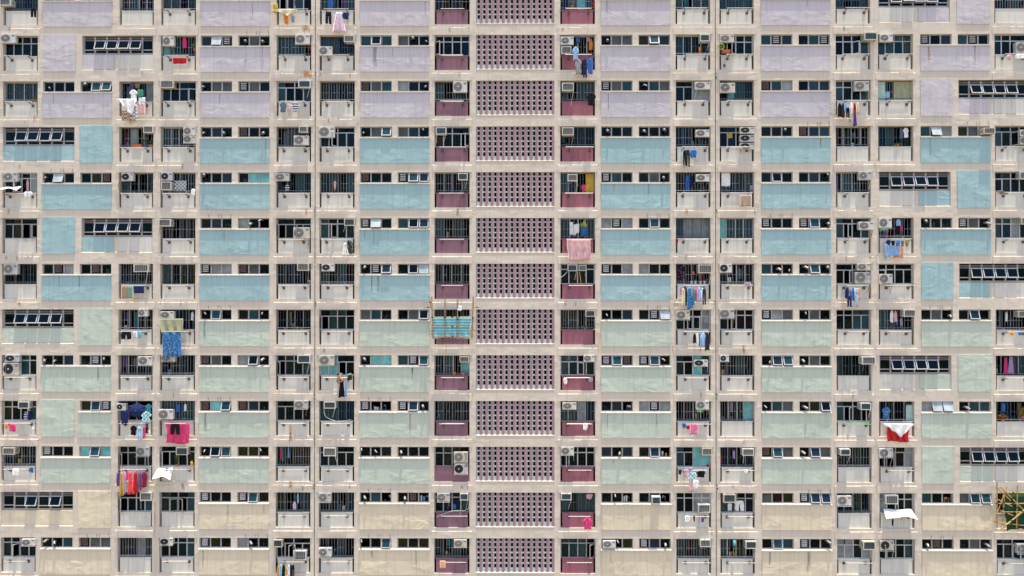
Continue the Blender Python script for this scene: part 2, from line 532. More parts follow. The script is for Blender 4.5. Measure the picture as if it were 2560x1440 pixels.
CLOTH=[
('p',0,'black',-28.835,16.223,-28.481,16.785),
('t',0,'crimson',-20.319,13.436,-19.477,13.773),
('s',1,'pink',-20.002,14.559,-19.724,15.212),
('s',1,'violet',-23.21,12.061,-22.889,12.437),
('s',1,'olive',-22.89,12.131,-22.534,12.437),
('s',0,'white',-22.892,11.306,-22.427,11.867),
('t',0,'green',-22.415,11.445,-22.077,11.866),
('t',0,'white',-22.343,10.969,-21.957,11.411),
('v',0,'white',-23.605,10.326,-22.41,11.294),
('t',0,'plaid',-23.357,10.011,-22.689,10.607),
('t',0,'checked',-22.692,9.976,-22.465,10.991),
('t',0,'blush',-22.468,10.395,-21.955,11.061),
('v',0,'cream',-14.265,16.188,-12.83,16.625),
('c',0,'orange',-13.635,15.804,-13.354,16.364),
('s',1,'maroon',-13.464,17.112,-13.073,17.468),
('c',0,'grey',-13.25,15.908,-12.969,16.329),
('c',0,'mustard',-14.336,16.47,-14.02,17.031),
('c',1,'blue',-11.125,16.824,-10.806,17.463),
('p',0,'black',-11.152,15.763,-10.766,16.499),
('d',0,'floral',-10.732,15.306,-9.927,16.498),
('c',0,'navy',-10.173,16.076,-9.753,16.476),
('s',0,'slate',-13.904,10.523,-13.469,11.097),
('c',0,'blush',-13.449,10.662,-13.238,11.012),
('s',0,'striped',-13.204,10.577,-12.7,11.116),
('s',1,'red',4.854,16.929,5.065,17.389),
('s',0,'skyblue',3.61,13.601,3.992,14.405),
('s',0,'grey',3.749,12.764,4.187,13.637),
('s',0,'black',4.131,12.728,4.444,13.65),
('p',0,'navy',4.236,12.533,4.479,13.671),
('s',0,'blue',4.479,12.783,4.862,13.691),
('s',1,'orange',4.64,14.383,4.873,15.055),
('s',1,'blue',3.865,14.844,4.111,15.162),
('s',1,'lilac',4.499,14.892,4.711,15.175),
('s',0,'black',4.464,10.879,5.02,11.647),
('c',1,'orange',11.263,14.144,11.424,14.547),
('s',0,'mint',10.105,7.528,10.312,8.224),
('p',0,'black',10.174,7.284,10.381,8.19),
('p',0,'charcoal',10.348,7.215,10.589,8.224),
('c',0,'blue',10.591,7.771,11.041,8.224),
('s',1,'mustard',13.012,9.038,13.292,9.355),
('s',0,'black',19.374,10.196,19.635,10.996),
('s',0,'charcoal',19.596,10.161,19.822,10.996),
('s',0,'skyblue',19.735,10.543,19.927,10.996),
('p',0,'black',19.858,10.125,20.078,10.717),
('s',0,'white',20.102,10.299,20.328,11.03),
('s',0,'crimson',20.303,10.194,20.48,10.995),
('d',0,'violet',20.287,9.652,20.548,10.543),
('s',0,'cream',20.483,10.403,20.675,11.029),
('s',1,'skyblue',22.502,11.456,22.781,11.844),
('s',1,'white',23.546,9.06,23.894,9.659),
('s',1,'slate',23.35,8.99,23.544,9.659),
('c',0,'blush',29.456,13.553,29.682,13.852),
('c',0,'white',29.905,13.621,30.526,13.9),
('s',1,'blue',-29.916,5.784,-29.732,6.617),
('s',1,'blush',-29.466,5.848,-29.302,6.585),
('c',0,'white',-29.219,5.451,-28.729,5.768),
('c',0,'white',-19.163,5.507,-18.94,5.918),
('t',1,'checked',-20.444,5.904,-19.705,6.512),
('t',0,'stripes',-23.353,-0.628,-22.641,0.111),
('t',0,'navy',-22.625,-0.312,-21.991,0.111),
('d',0,'white',-10.137,1.937,-9.757,2.693),
('s',0,'camo',-9.948,2.063,-9.442,2.819),
('c',1,'peach',-10.791,5.928,-10.63,6.472),
('s',1,'charcoal',-14.054,5.835,-13.765,6.251),
('s',1,'striped',-13.766,5.834,-13.445,6.25),
('t',1,'white',3.484,3.193,3.687,3.983),
('t',1,'white',3.7,3.167,3.866,3.843),
('t',1,'white',3.866,3.301,4.057,3.875),
('t',1,'blue',4.184,3.141,4.502,3.683),
('h',0,'blush',3.285,1.662,4.699,2.921),
('t',1,'mustard',4.441,5.692,4.95,6.904),
('c',1,'pink',4.186,5.82,4.504,6.235),
('p',1,'blue',10.457,5.719,10.69,6.803),
('p',1,'navy',10.711,6.133,10.933,6.771),
('t',1,'white',12.619,6.131,13.158,6.973),
('t',0,'beige',13.569,4.852,14.276,5.544),
('t',1,'grey',14.333,5.697,14.65,6.194),
('c',0,'maroon',9.737,2.622,9.899,2.937),
('s',1,'floralblack',9.876,0.528,10.415,1.42),
('s',0,'lilac',9.971,-0.394,10.158,0.14),
('s',0,'cream',10.109,-1.041,10.295,-0.017),
('s',0,'black',10.297,-1.053,10.439,-0.017),
('d',0,'bluefloral',10.372,-1.229,10.784,0.046),
('s',0,'teal',10.723,-0.99,10.878,0.015),
('s',0,'pink',10.861,-0.739,11.023,-0.017),
('s',0,'skyblue',11.024,-0.789,11.261,0.046),
('s',0,'white',11.263,-0.77,11.412,0.014),
('p',0,'brown',11.319,-0.99,11.537,-0.048),
('c',0,'lilac',13.827,0.152,14.203,0.328),
('s',0,'navy',19.789,-0.614,20.038,0.045),
('p',0,'navy',19.9,-1.128,20.174,-0.457),
('s',0,'slate',20.039,-0.551,20.188,-0.112),
('s',0,'blue',20.19,-0.74,20.331,0.013),
('s',0,'white',20.334,-0.489,20.426,0.001),
('p',0,'skyblue',20.402,-1.103,20.537,-0.018),
('s',0,'peach',20.527,-0.708,20.694,0.001),
('s',1,'blue',22.304,3.069,22.461,3.419),
('s',1,'pink',22.463,3.069,22.639,3.45),
('s',1,'skyblue',23.099,3.736,23.382,4.15),
('s',1,'black',23.097,3.259,23.349,3.736),
('c',1,'pink',23.351,3.386,23.508,3.768),
('c',0,'navy',22.238,2.554,22.519,2.837),
('c',0,'black',22.52,2.523,22.769,2.805),
('c',0,'bluefloral',22.801,2.491,23.075,2.836),
('c',0,'slate',23.076,2.491,23.313,2.824),
('c',0,'olive',23.314,2.491,23.613,2.867),
('h',0,'peach',22.707,1.801,23.392,2.617),
('h',0,'skyblue',22.225,1.882,23.111,2.598),
('p',0,'black',-23.343,-3.066,-22.696,-2.612),
('c',0,'floral',-22.679,-3.002,-22.38,-2.612),
('c',0,'cyan',-22.394,-2.99,-22.152,-2.624),
('h',0,'sage',-21.081,-2.655,-19.675,-1.836),
('h',0,'bluefloral',-20.952,-4.104,-19.797,-2.655),
('s',1,'white',-19.414,-1.963,-19.246,-1.44),
('c',0,'orange',-30.316,-8.415,-30.061,-8.144),
('c',0,'pink',-30.062,-8.565,-29.617,-8.144),
('s',1,'striped',-29.544,-8.085,-29.304,-7.478),
('s',1,'navy',-29.307,-8.02,-29.048,-7.446),
('s',0,'navy',-23.389,-8.136,-22.817,-7.35),
('s',1,'violet',-23.379,-7.823,-23.088,-7.026),
('s',0,'cyanplaid',-22.125,-8.04,-21.522,-7.38),
('s',1,'cyan',-22.162,-7.503,-21.777,-6.993),
('s',0,'black',-22.805,-8.796,-22.373,-8.218),
('s',0,'white',-22.362,-8.733,-22.196,-8.23),
('p',0,'skyblue',-22.324,-9.06,-22.043,-8.293),
('s',0,'pink',-22.046,-8.953,-21.879,-8.23),
('s',0,'charcoal',-21.869,-8.67,-21.678,-8.217),
('c',0,'white',-21.742,-8.796,-21.614,-8.481),
('h',0,'pink',-20.682,-9.283,-19.276,-8.071),
('p',0,'black',-20.385,-8.731,-19.77,-8.09),
('s',1,'blue',-20.293,-7.501,-20.036,-6.992),
('s',1,'white',-19.826,-7.437,-19.665,-6.991),
('c',1,'teal',-19.92,-8.043,-19.695,-7.82),
('d',0,'black',-10.345,-6.507,-9.953,-5.483),
('d',0,'skyblue',-9.967,-6.457,-9.802,-5.483),
('c',0,'white',3.061,-5.725,3.293,-5.348),
('c',0,'grey',4.53,-5.598,4.8,-5.347),
('c',0,'white',4.233,-8.452,4.528,-8.045),
('s',0,'black',10.769,-3.273,10.956,-2.727),
('s',0,'white',10.957,-3.461,11.094,-2.677),
('s',0,'slate',11.082,-3.429,11.207,-2.708),
('s',0,'skyblue',11.208,-3.492,11.52,-2.664),
('s',0,'charcoal',11.471,-3.712,11.758,-2.676),
('s',1,'grey',11.555,-2.135,11.871,-1.721),
('c',0,'blue',10.084,-8.32,10.365,-8.039),
('c',0,'crimson',10.365,-8.395,10.572,-8.195),
('t',0,'floralpink',10.585,-8.695,11.053,-8.057),
('s',1,'white',22.731,-2.069,22.963,-1.338),
('s',1,'blush',22.965,-2.037,23.172,-1.37),
('s',1,'blue',23.078,-2.259,23.203,-1.827),
('s',1,'grey',23.318,-2.322,23.487,-1.783),
('s',1,'bluefloral',22.237,-7.873,22.74,-7.144),
('t',1,'mint',23.66,-7.998,24.068,-7.016),
('h',0,'red',22.295,-9.151,23.683,-8.089),
('v',0,'white',22.014,-8.838,23.728,-8.027),
('c',0,'orange',29.45,-2.796,29.786,-2.64),
('c',0,'blue',30.024,-2.796,30.273,-2.64),
('s',1,'white',29.658,-2.004,29.782,-1.433),
('d',1,'pink',29.52,-5.174,29.768,-4.16),
('d',1,'lilac',29.785,-5.173,30.134,-4.096),
('s',1,'blue',29.381,-7.391,29.632,-6.885),
('c',0,'white',-29.796,-11.232,-29.459,-10.785),
('c',0,'blue',-28.759,-11.022,-28.578,-10.706),
('s',0,'violet',-23.605,-11.819,-23.38,-10.985),
('d',0,'mustard',-23.383,-12.414,-23.18,-10.973),
('s',0,'lilac',-23.192,-12.294,-23.019,-10.954),
('s',0,'pink',-23.024,-11.46,-22.884,-10.936),
('d',0,'coral',-22.928,-12.294,-22.582,-10.954),
('d',0,'red',-22.629,-12.281,-22.283,-10.983),
('s',0,'slate',-22.317,-11.876,-22.219,-10.983),
('s',0,'violet',-22.222,-12.055,-22.104,-11.013),
('s',0,'maroon',-22.108,-11.887,-21.728,-10.971),
('d',1,'pink',-14.014,-10.325,-13.88,-9.602),
('d',1,'skyblue',-13.543,-10.264,-13.432,-9.571),
('s',1,'floral',-13.221,-13.397,-13.009,-12.886),
('s',1,'skyblue',-12.98,-12.975,-12.858,-12.343),
('s',0,'mustard',-13.994,-17.154,-13.838,-16.56),
('s',0,'skyblue',-13.827,-17.154,-13.683,-16.471),
('s',0,'black',-13.684,-17.183,-13.486,-16.453),
('s',0,'mustard',-13.487,-17.064,-13.349,-16.619),
('s',0,'white',-13.35,-17.152,-13.217,-16.47),
('s',0,'navy',-13.231,-17.182,-13.098,-16.469),
('p',0,'black',-13.111,-17.211,-12.931,-16.469),
('c',0,'black',-14.054,-16.619,-13.934,-16.323),
('t',0,'peach',-4.28,-16.657,-3.953,-16.213),
('s',1,'blue',-3.57,-13.308,-3.347,-13.02),
('s',0,'pink',4.211,-14.326,4.787,-13.645),
('c',1,'blush',4.455,-12.705,4.864,-12.393),
('c',0,'charcoal',9.866,-11.085,10.091,-10.788),
('c',0,'blush',10.252,-11.232,10.471,-10.758),
('t',0,'blush',10.53,-12.121,10.766,-11.173),
('t',0,'cyanplaid',10.489,-11.498,10.933,-10.965),
('c',0,'white',10.767,-11.943,11.051,-11.41),
('s',0,'black',10.922,-11.243,11.497,-10.876),
('c',0,'lilac',10.282,-10.888,10.756,-10.669),
('c',1,'red',11.674,-10.783,11.854,-10.621),
('c',0,'white',10.248,-13.9,10.544,-13.515),
('c',0,'black',10.752,-13.87,10.87,-13.532),
('c',0,'violet',11.226,-13.887,11.415,-13.602),
('s',1,'lilac',13.268,-10.259,13.417,-9.748),
('c',0,'white',13.781,-10.99,14.018,-10.783),
('c',1,'red',12.468,-10.56,12.606,-10.08),
('p',1,'white',13.412,-13.41,13.951,-12.781),
('c',1,'white',12.961,-13.382,13.231,-12.932),
('c',0,'black',22.504,-14.085,22.638,-13.712),
]
ODDS=[
('planter',0.02,-22.958,8.5,-22.378,8.642),
('flowers',0.1,-19.335,14.358,-19.107,14.889),
('wheel',-0.2,12.354,14.239,12.702,14.659),
('tray',-0.2,12.597,14.084,13.05,14.239),
('flask',-0.3,12.605,13.195,12.778,13.475),
('awning',-0.35,-30.701,5.838,-29.587,6.124),
('awning',-0.35,-21.413,-11.409,-20.333,-10.862),
('awning',-0.4,22.121,-13.668,23.999,-13.257),
('hanger',-0.1,4.127,3.656,4.475,3.973),
('hanger',-0.1,22.001,3.362,22.504,3.647),
('hanger',-0.15,11.049,-7.448,11.383,-7.24),
('pot',0.02,10.727,0.208,10.879,0.398),
('pot',0.02,10.955,0.208,11.107,0.398),
('pot',0.02,11.259,0.208,11.41,0.398),
('pot',0.02,11.499,0.208,11.651,0.398),
('flower',-0.05,10.789,0.764,11.022,1.042),
('claypot',0.0,-3.571,-5.268,-3.381,-5.059),
('claypot',0.0,-3.0,-5.267,-2.848,-5.071),
('umbrella',-0.35,-22.859,-7.734,-21.957,-6.903),
('bottle',-0.45,-28.67,-8.782,-28.509,-8.197),
('basket',-0.3,-9.831,-5.493,-9.534,-5.115),
('plant',0.0,28.994,-8.002,29.746,-7.549),
('plant',0.0,30.41,-7.799,30.753,-7.106),
('jug',0.0,-19.402,-10.887,-19.19,-10.527),
('plant',0.05,-20.36,-10.899,-20.055,-9.878),
('balloon',-0.1,13.189,-15.399,13.379,-15.053),
('bag',-0.3,-3.253,-1.35,-2.969,-0.858),
('plant',0.0,29.178,5.315,29.586,5.581),
('plant',0.05,-21.913,8.307,-21.656,9.014),
('plant',0.05,-29.037,11.284,-28.703,11.638),
('plant',0.05,22.902,8.409,23.46,8.642),
('shoes',0.0,12.949,0.359,13.201,0.638),
]
STAINS=[
('rust',-12.749,15.356,-12.114,15.85),
('rust',-12.885,12.501,-11.828,13.102),
('rust',-28.971,9.919,-28.686,10.414),
('rust',-3.414,4.236,-3.128,4.776),
('rust',-3.3,4.763,-3.172,5.506),
('rust',-13.466,-9.481,-13.146,-8.247),
('rust',-13.425,-9.459,-13.152,-8.649),
('rust',-13.479,-12.186,-13.147,-11.588),
('rust',-12.475,4.241,-12.283,4.782),
('rust',-21.543,-15.018,-21.416,-12.859),
('soot',-8.452,13.044,-8.063,14.538),
('soot',27.673,13.063,27.855,14.57),
('soot',25.003,7.535,25.109,9.075),
('soot',-18.585,-8.917,-18.295,-7.428),
('soot',-18.62,-3.465,-18.405,-1.91),
('rust',-8.514,-16.308,-8.303,-15.62),
('soot',-5.814,-17.259,-5.693,-15.615),
('soot',-8.14,-0.489,-7.948,0.748),
('rust',-6.091,-5.296,-5.932,-4.631),
('soot',17.567,-17.205,17.891,-15.656),
('soot',8.61,-8.949,8.734,-7.434),
('soot',5.673,-8.889,5.766,-7.437),
('rust',9.563,-3.99,9.688,-3.453),
('rust',9.661,-1.248,9.85,-0.805),
('rust',24.898,13.278,25.103,14.471),
('soot',15.301,-16.972,15.537,-15.78),
('soot',5.735,10.293,5.839,11.698),
('soot',-18.613,-17.288,-18.488,-15.731),
]
POLES=[
('a',-0.55,0.045,-4.772,-0.511,-4.695,-2.988),
('a',-0.5,0.035,-4.903,-0.53,-4.84,-1.17),
('a',-0.55,0.05,-3.981,-0.511,-3.955,-2.956),
('a',-0.55,0.05,-3.247,-0.668,-3.221,-3.05),
('a',-0.55,0.055,-2.293,-0.511,-2.374,-3.05),
('a',-0.5,0.03,-4.777,-1.735,-2.327,-1.703),
('a',-0.5,0.03,-4.745,-2.313,-2.327,-2.312),
('a',-0.5,0.03,-4.744,-2.896,-2.327,-2.896),
('a',-0.45,0.03,-5.254,-1.14,-4.782,-1.171),
('a',-0.45,0.03,-2.33,-1.171,-1.814,-1.121),
('a',-0.3,0.03,-4.072,-3.001,-4.135,-2.97),
('b',-0.6,0.05,28.625,-11.425,28.614,-13.986),
('b',-0.6,0.05,29.211,-11.748,28.409,-13.84),
('b',-0.55,0.05,28.842,-11.731,30.235,-13.143),
('b',-0.55,0.045,28.694,-11.82,29.444,-12.555),
('b',-0.55,0.045,28.562,-12.439,29.531,-12.891),
('b',-0.55,0.05,29.86,-11.67,29.789,-14.205),
('b',-0.55,0.045,28.795,-13.116,29.599,-13.439),
('b',-0.62,0.055,28.747,-14.274,30.191,-13.154),
('b',-0.55,0.05,28.652,-12.085,30.534,-12.082),
('b',-0.55,0.045,28.649,-12.734,30.531,-12.73),
('b',-0.55,0.045,28.794,-13.234,30.529,-13.231),
('b',-0.55,0.05,28.438,-13.824,30.525,-14.056),
('b',-0.5,0.05,29.124,-12.067,28.997,-14.014),
('b',-0.62,0.045,29.708,-13.478,30.486,-12.859),
]
KITCHEN={1: ['', 'toe dtd', 'tot tdd', 'dtt yot', 'ket mte', 'ekk tek'], 2: ['dkk doo', 'dtt ett', 'ett wtd', 'ett dtt', 'ekw ktt', ''], 3: ['', 'dtd ekd', 'dko tkd', 'dkt dkd', 'nnd ett', 'kow ytw'], 4: ['dok kye', 'dkk mcc', 'ekk eoo', 'etm ntd', 'tok kkd', ''], 5: ['', 'nkm wdv', 'eok koo', 'wew kok', 'ekk eod', 'dmm ekd'], 6: ['tew kem', 'eww ekk', 'deo koo', 'ekw wnk', 'kdd dod', ''], 7: ['', 'dok nkd', 'ttm kto', 'dkk neo', 'ewk dtk', 'mkd nok'], 8: ['ddk med', 'etk wod', 'dcc keo', 'eoe eod', 'doo dtk', ''], 9: ['   yoe', 'eco ekk', 'emm eod', 'mkm wew', 'dtt dyo', 'woo dtt'], 10: ['ekk coc', 'doo yyd', 'vdn dmk', 'tdt nom', 'eok dot', ''], 11: ['', 'ekk eon', 'dtm dem', 'mdm mkm', 'kry eoo', 'kkm koo'], 12: ['ddk etk', 'eyk wdk', 'vko yny', 'kdy ekd', 'kot ekd', 'dek mtd']}
BALC={'A': {0: 'Gktbt', 1: 'Ckkkk', 2: 'Gtwwt', 4: 'Ckkks', 5: 'Ckokk', 6: 'Gkkkk', 8: 'Ckktk', 9: 'Cykkt', 10: 'Gbkkb', 12: 'Cnkkk'}, 'B': {0: 'Gktkk', 2: 'Gkkks', 3: 'Gkskk', 4: 'Gtkkn', 6: 'Gkpkk', 7: 'Gkkkk', 8: 'Gkkkn', 9: 'Ctkkk', 10: 'Ckkkw', 11: 'Ckkkt', 12: 'Gnnsn'}, 'C': {0: 'Gwwkg', 1: 'Gctkp', 2: 'Ckkbk', 3: 'Gtkkk', 4: 'Gkbkk', 5: 'Grkrr', 6: 'Gwkyo', 7: 'Gktbk', 8: 'Gkrbk', 9: 'Gtttg', 10: 'Ckkkn', 11: 'Cnkkt', 12: 'Ckkbt'}, 'D': {0: 'Ckktk', 1: 'Gtttk', 2: 'Ctkkt', 3: 'Gkwwk', 4: 'Gkktb', 5: 'Ckkkk', 6: 'Gkppk', 7: 'Gkkkk', 8: 'Cknkw', 9: 'Ckkkr', 10: 'Gkkoo', 11: 'Gykkg', 12: 'Ckkkk'}, 'E': {0: 'Gtbkt', 1: 'Gtwbb', 2: 'Gokkk', 3: 'Ckkkk', 4: 'Gktkt', 5: 'Cwkkn', 6: 'Gtktk', 7: 'Ckggk', 8: 'Ccckk', 9: 'Gttbb', 10: 'Cpnkk', 11: 'Gkpkb', 12: 'Gkkgk'}, 'F': {0: 'Gkkkk', 1: 'Ckkkb', 2: 'Gwktk', 3: 'Cokkk', 4: 'Gkkkt', 5: 'Gtknk', 6: 'Gkkkk', 7: 'Gtkkk', 8: 'Gkwkc', 9: 'Gkkkp', 10: 'Cknnk', 11: 'Ckbbw', 12: 'Gkktk'}, 'H': {0: 'Gbkct', 1: 'Gkkkk', 2: 'Gwktw', 3: 'Gkkkk', 4: 'Gtkkk', 5: 'Ggkkg', 6: 'Cnnnn', 7: 'Gnnkk', 8: 'Cwwky', 9: 'Gwwsb', 10: 'Ckkkk', 11: 'Gwkww', 12: 'Cggwk'}, 'I': {0: 'Gwkww', 1: 'Gtbkb', 2: 'Ckkss', 3: 'Gbbkk', 4: 'Gkbkk', 5: 'Gtsss', 6: 'Gtkkk', 7: 'Ckkks', 8: 'Cnkcg', 9: 'Gkkkk', 10: 'Ctkcc', 11: 'Ckkss', 12: 'Ggknn'}, 'J': {0: 'Gtttt', 1: 'Cgkky', 2: 'Gkctk', 3: 'Ckbkk', 4: 'Gwknw', 5: 'Gctgt', 6: 'Gkkkk', 7: 'Ckkrr', 8: 'Gkkgk', 9: 'Gkkkc', 10: 'Gpkkp', 11: 'Cwwkp', 12: 'Gtkyk'}, 'K': {0: 'Gtkbw', 1: 'Ckkkt', 2: 'Ctkkt', 3: 'Gkkkk', 4: 'Gktkk', 5: 'Ctkkt', 6: 'Ckkkk', 7: 'Ckktt', 8: 'Ggkkk', 9: 'Ctkkk', 10: 'Gnrnk', 11: 'Gkkyk', 12: 'Cssns'}, 'L': {1: 'Cttww', 2: 'Ogkgg', 3: 'Gbtkk', 5: 'Gtktk', 6: 'Ckkkk', 7: 'Gttkk', 9: 'Gkkkg', 10: 'Ckkrs', 11: 'Cskkn', 12: 'Ckkkw'}, 'M': {0: 'Gbbtk', 1: 'Cwkkk', 3: 'Ctkkk', 4: 'Cknkk', 5: 'Cwwsk', 7: 'Gkkkk', 8: 'Gkpwt', 9: 'Gkbkk', 11: 'Gkkkk', 12: 'Cknkk'}}

def row_layout(r):
    """openings of one storey, left to right: (kind, x0, x1, key)"""
    out = []
    left = {3:'LB', 7:'LB', 11:'LB', 1:'BL', 5:'BL', 9:'BH'}.get(r)
    right = {0:'LB', 4:'LB', 8:'LB', 2:'BL', 6:'BL', 10:'BL'}.get(r)
    if left == 'LB': out += [('long',5,185,0), ('blank',198,280,0), ('bal',*BAL['B'],'B')]
    elif left == 'BL': out += [('bal',*BAL['A'],'A'), ('blank',105,187,0), ('long',203,381,0)]
    elif left == 'BH': out += [('bal',*BAL['A'],'A'), ('blank',105,187,0), ('half',196,279,0), ('bal',*BAL['B'],'B')]
    else: out += [('bal',*BAL['A'],'A'), ('kit',*PAN[0],0), ('bal',*BAL['B'],'B')]
    out += [('bal',*BAL['C'],'C'), ('kit',*PAN[1],1), ('bal',*BAL['D'],'D'), ('bal',*BAL['E'],'E'), ('kit',*PAN[2],2), ('bal',*BAL['F'],'F'),
            ('lat',*LAT,0), ('bal',*BAL['H'],'H'), ('kit',*PAN[3],3), ('bal',*BAL['I'],'I'), ('bal',*BAL['J'],'J'), ('kit',*PAN[4],4), ('bal',*BAL['K'],'K')]
    if right == 'LB': out += [('long',2198,2378,1), ('blank',2394,2477,1), ('bal',*BAL['M'],'M')]
    elif right == 'BL': out += [('bal',*BAL['L'],'L'), ('blank',2303,2383,1), ('long',2398,2577,1)]
    else: out += [('bal',*BAL['L'],'L'), ('kit',*PAN[5],5), ('bal',*BAL['M'],'M')]
    return out
ROWS = range(13)
XL, XR = -160, 2720

# ---------------------------------------------------------------- the building
block = empty('apartment_block', (0, 0, 0), 'long apartment block with lavender, blue, green and yellow panels between cream piers', 'apartment block')

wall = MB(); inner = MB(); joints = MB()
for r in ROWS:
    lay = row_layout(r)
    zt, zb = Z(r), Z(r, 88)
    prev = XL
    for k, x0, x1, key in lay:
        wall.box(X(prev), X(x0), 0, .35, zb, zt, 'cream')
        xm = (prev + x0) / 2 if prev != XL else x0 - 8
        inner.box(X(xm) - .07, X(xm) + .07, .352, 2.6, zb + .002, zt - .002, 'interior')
        if k == 'kit':
            wall.box(X(x0), X(x1), 0, .35, zb, Z(r, 26), 'cream')
            wall.box(X(x0 + 79), X(x0 + 94), 0, .35, Z(r, 26), zt, 'cream')
        elif k == 'half':
            wall.box(X(x0), X(x1), 0, .35, zb, Z(r, 26), 'cream')
            wall.box(X(x0), X(x0 + 5), 0, .35, Z(r, 26), zt, 'cream')
        elif k == 'blank':
            wall.box(X(x0), X(x1), 0, .35, zb, zt, 'cream')
        elif k == 'long':
            wall.box(X(x0), X(x1), .09, .35, zb, Z(r, 47), 'cream')
            wall.prism_x([(0, Z(r, 88)), (.09, Z(r, 88)), (.09, Z(r, 84) + .01), (0, Z(r, 84) - .05)][::-1], X(x0), X(x1), 'cream')
        prev = x1
    wall.box(X(prev), X(XR), 0, .35, zb, zt, 'cream')
    # storey beam: along the balconies it has a lip with a sloping top, shaped in random lengths to mimic shadows breaking its bright edge; elsewhere it is flush
    z0 = Z(r, 88); zl = Z(r, 96); z1 = Z(r + 1)
    def flat(a, b): wall.box(X(a), X(b), 0, .35, z1, z0, 'cream')
    runs = []; cur = XL
    for k, x0, x1, key in lay + [('end', XR, XR, 0)]:
        if k == 'bal':
            a, b = x0 - 6, x1 + 6
            if a > cur + .01: flat(cur, a)
            q = a
            while q < b - .01:
                e = min(b, q + rng.choice([6, 10, 16, 24, 34]))
                if b - e < 4: e = b
                h = rng.choice([.004, .018, .024, .028, .03])
                wall.prism_x([(0, z0), (0, zl), (-.035, zl - h), (-.035, z1), (.35, z1), (.35, z0)], X(q), X(e), 'cream')
                q = e
            cur = b
    flat(cur, XR)
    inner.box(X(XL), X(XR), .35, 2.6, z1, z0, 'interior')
zt = Z(0)
wall.prism_x([(0, zt + .45), (-.04, zt + .41), (-.04, zt), (.35, zt), (.35, zt + .45)], X(XL), X(XR), 'cream')
wall.box(X(XL), X(XR), 0, .35, zt + .45, zt + 6, 'cream')
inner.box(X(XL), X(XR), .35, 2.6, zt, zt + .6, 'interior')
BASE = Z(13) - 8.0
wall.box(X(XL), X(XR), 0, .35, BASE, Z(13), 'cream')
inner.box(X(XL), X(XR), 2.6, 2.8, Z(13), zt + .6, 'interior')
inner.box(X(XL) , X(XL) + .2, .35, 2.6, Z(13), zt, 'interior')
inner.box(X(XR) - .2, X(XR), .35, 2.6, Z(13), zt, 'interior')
wall.build('cream_frame', block)
inner.build('dark_interior', block)
for px in (787.3, 1789.5):
    j = MB()
    for r in ROWS:
        j.box(X(px - .75), X(px + .75), -.012, .03, Z(r, 96) - .03, Z(r), 'joint')
        j.box(X(px - .75), X(px + .75), -.012, .03, Z(r + 1), Z(r, 96) - .03, 'joint')
    for r in (1, 4, 6, 8, 10):      # crumbled edges beside the joint
        q = px + rng.uniform(-5, 5)
        for t in range(4):
            a = rng.uniform(90, 110)
            j.box(X(q), X(q + rng.uniform(.8, 2.2)), -.056, -.03, Z(r, a), Z(r, a + rng.uniform(1, 4)), 'joint')
    j.build('movement_joint', block)

for c_ in ('white', 'blue', 'mint', 'maroon', 'violet', 'beige', 'mustard', 'orange', 'sage'): cloth_mat(c_)
# --- kitchen bays -------------------------------------------------
def sash(mb, x0, x1, z0, z1, y, fr, gl, t=.045):
    mb.box(x0, x0 + t, y - .02, y + .02, z0, z1, fr); mb.box(x1 - t, x1, y - .02, y + .02, z0, z1, fr)
    mb.box(x0 + t, x1 - t, y - .02, y + .02, z1 - t, z1, fr); mb.box(x0 + t, x1 - t, y - .02, y + .02, z0, z0 + t, fr)
    mb.box(x0 + t, x1 - t, y - .004, y + .004, z0 + t, z1 - t, gl)
def awning(mb, x0, x1, z0, z1, y, ang, gl, fr='alu_light'):
    mb.T = Matrix.Translation((0, y, z1)) @ Matrix.Rotation(-ang, 4, 'X') @ Matrix.Translation((0, -y, -z1))
    sash(mb, x0 + .01, x1 - .01, z0 + .01, z1, y, fr, gl, .05)
    mb.T = None
def duct(mb, x, z, y, big):
    r = .072 if big else .042
    dx = rng.uniform(-.08, .12)
    p = [(x - dx, y + .25, z + .02), (x - dx * .4, y - .12, z + .03), (x + dx, y - .27, z - .08)]
    mb.tube(p[0], p[1], r, 'duct', 10); mb.tube(p[1], p[2], r * 1.02, 'duct', 10)
    a, b = Vector(p[1]), Vector(p[2]); d = (b - a).normalized()
    mb.tube(b, b + d * .004, r * .8, 'duct_dark', 10)  # dark disc painted in for the shade inside the open end

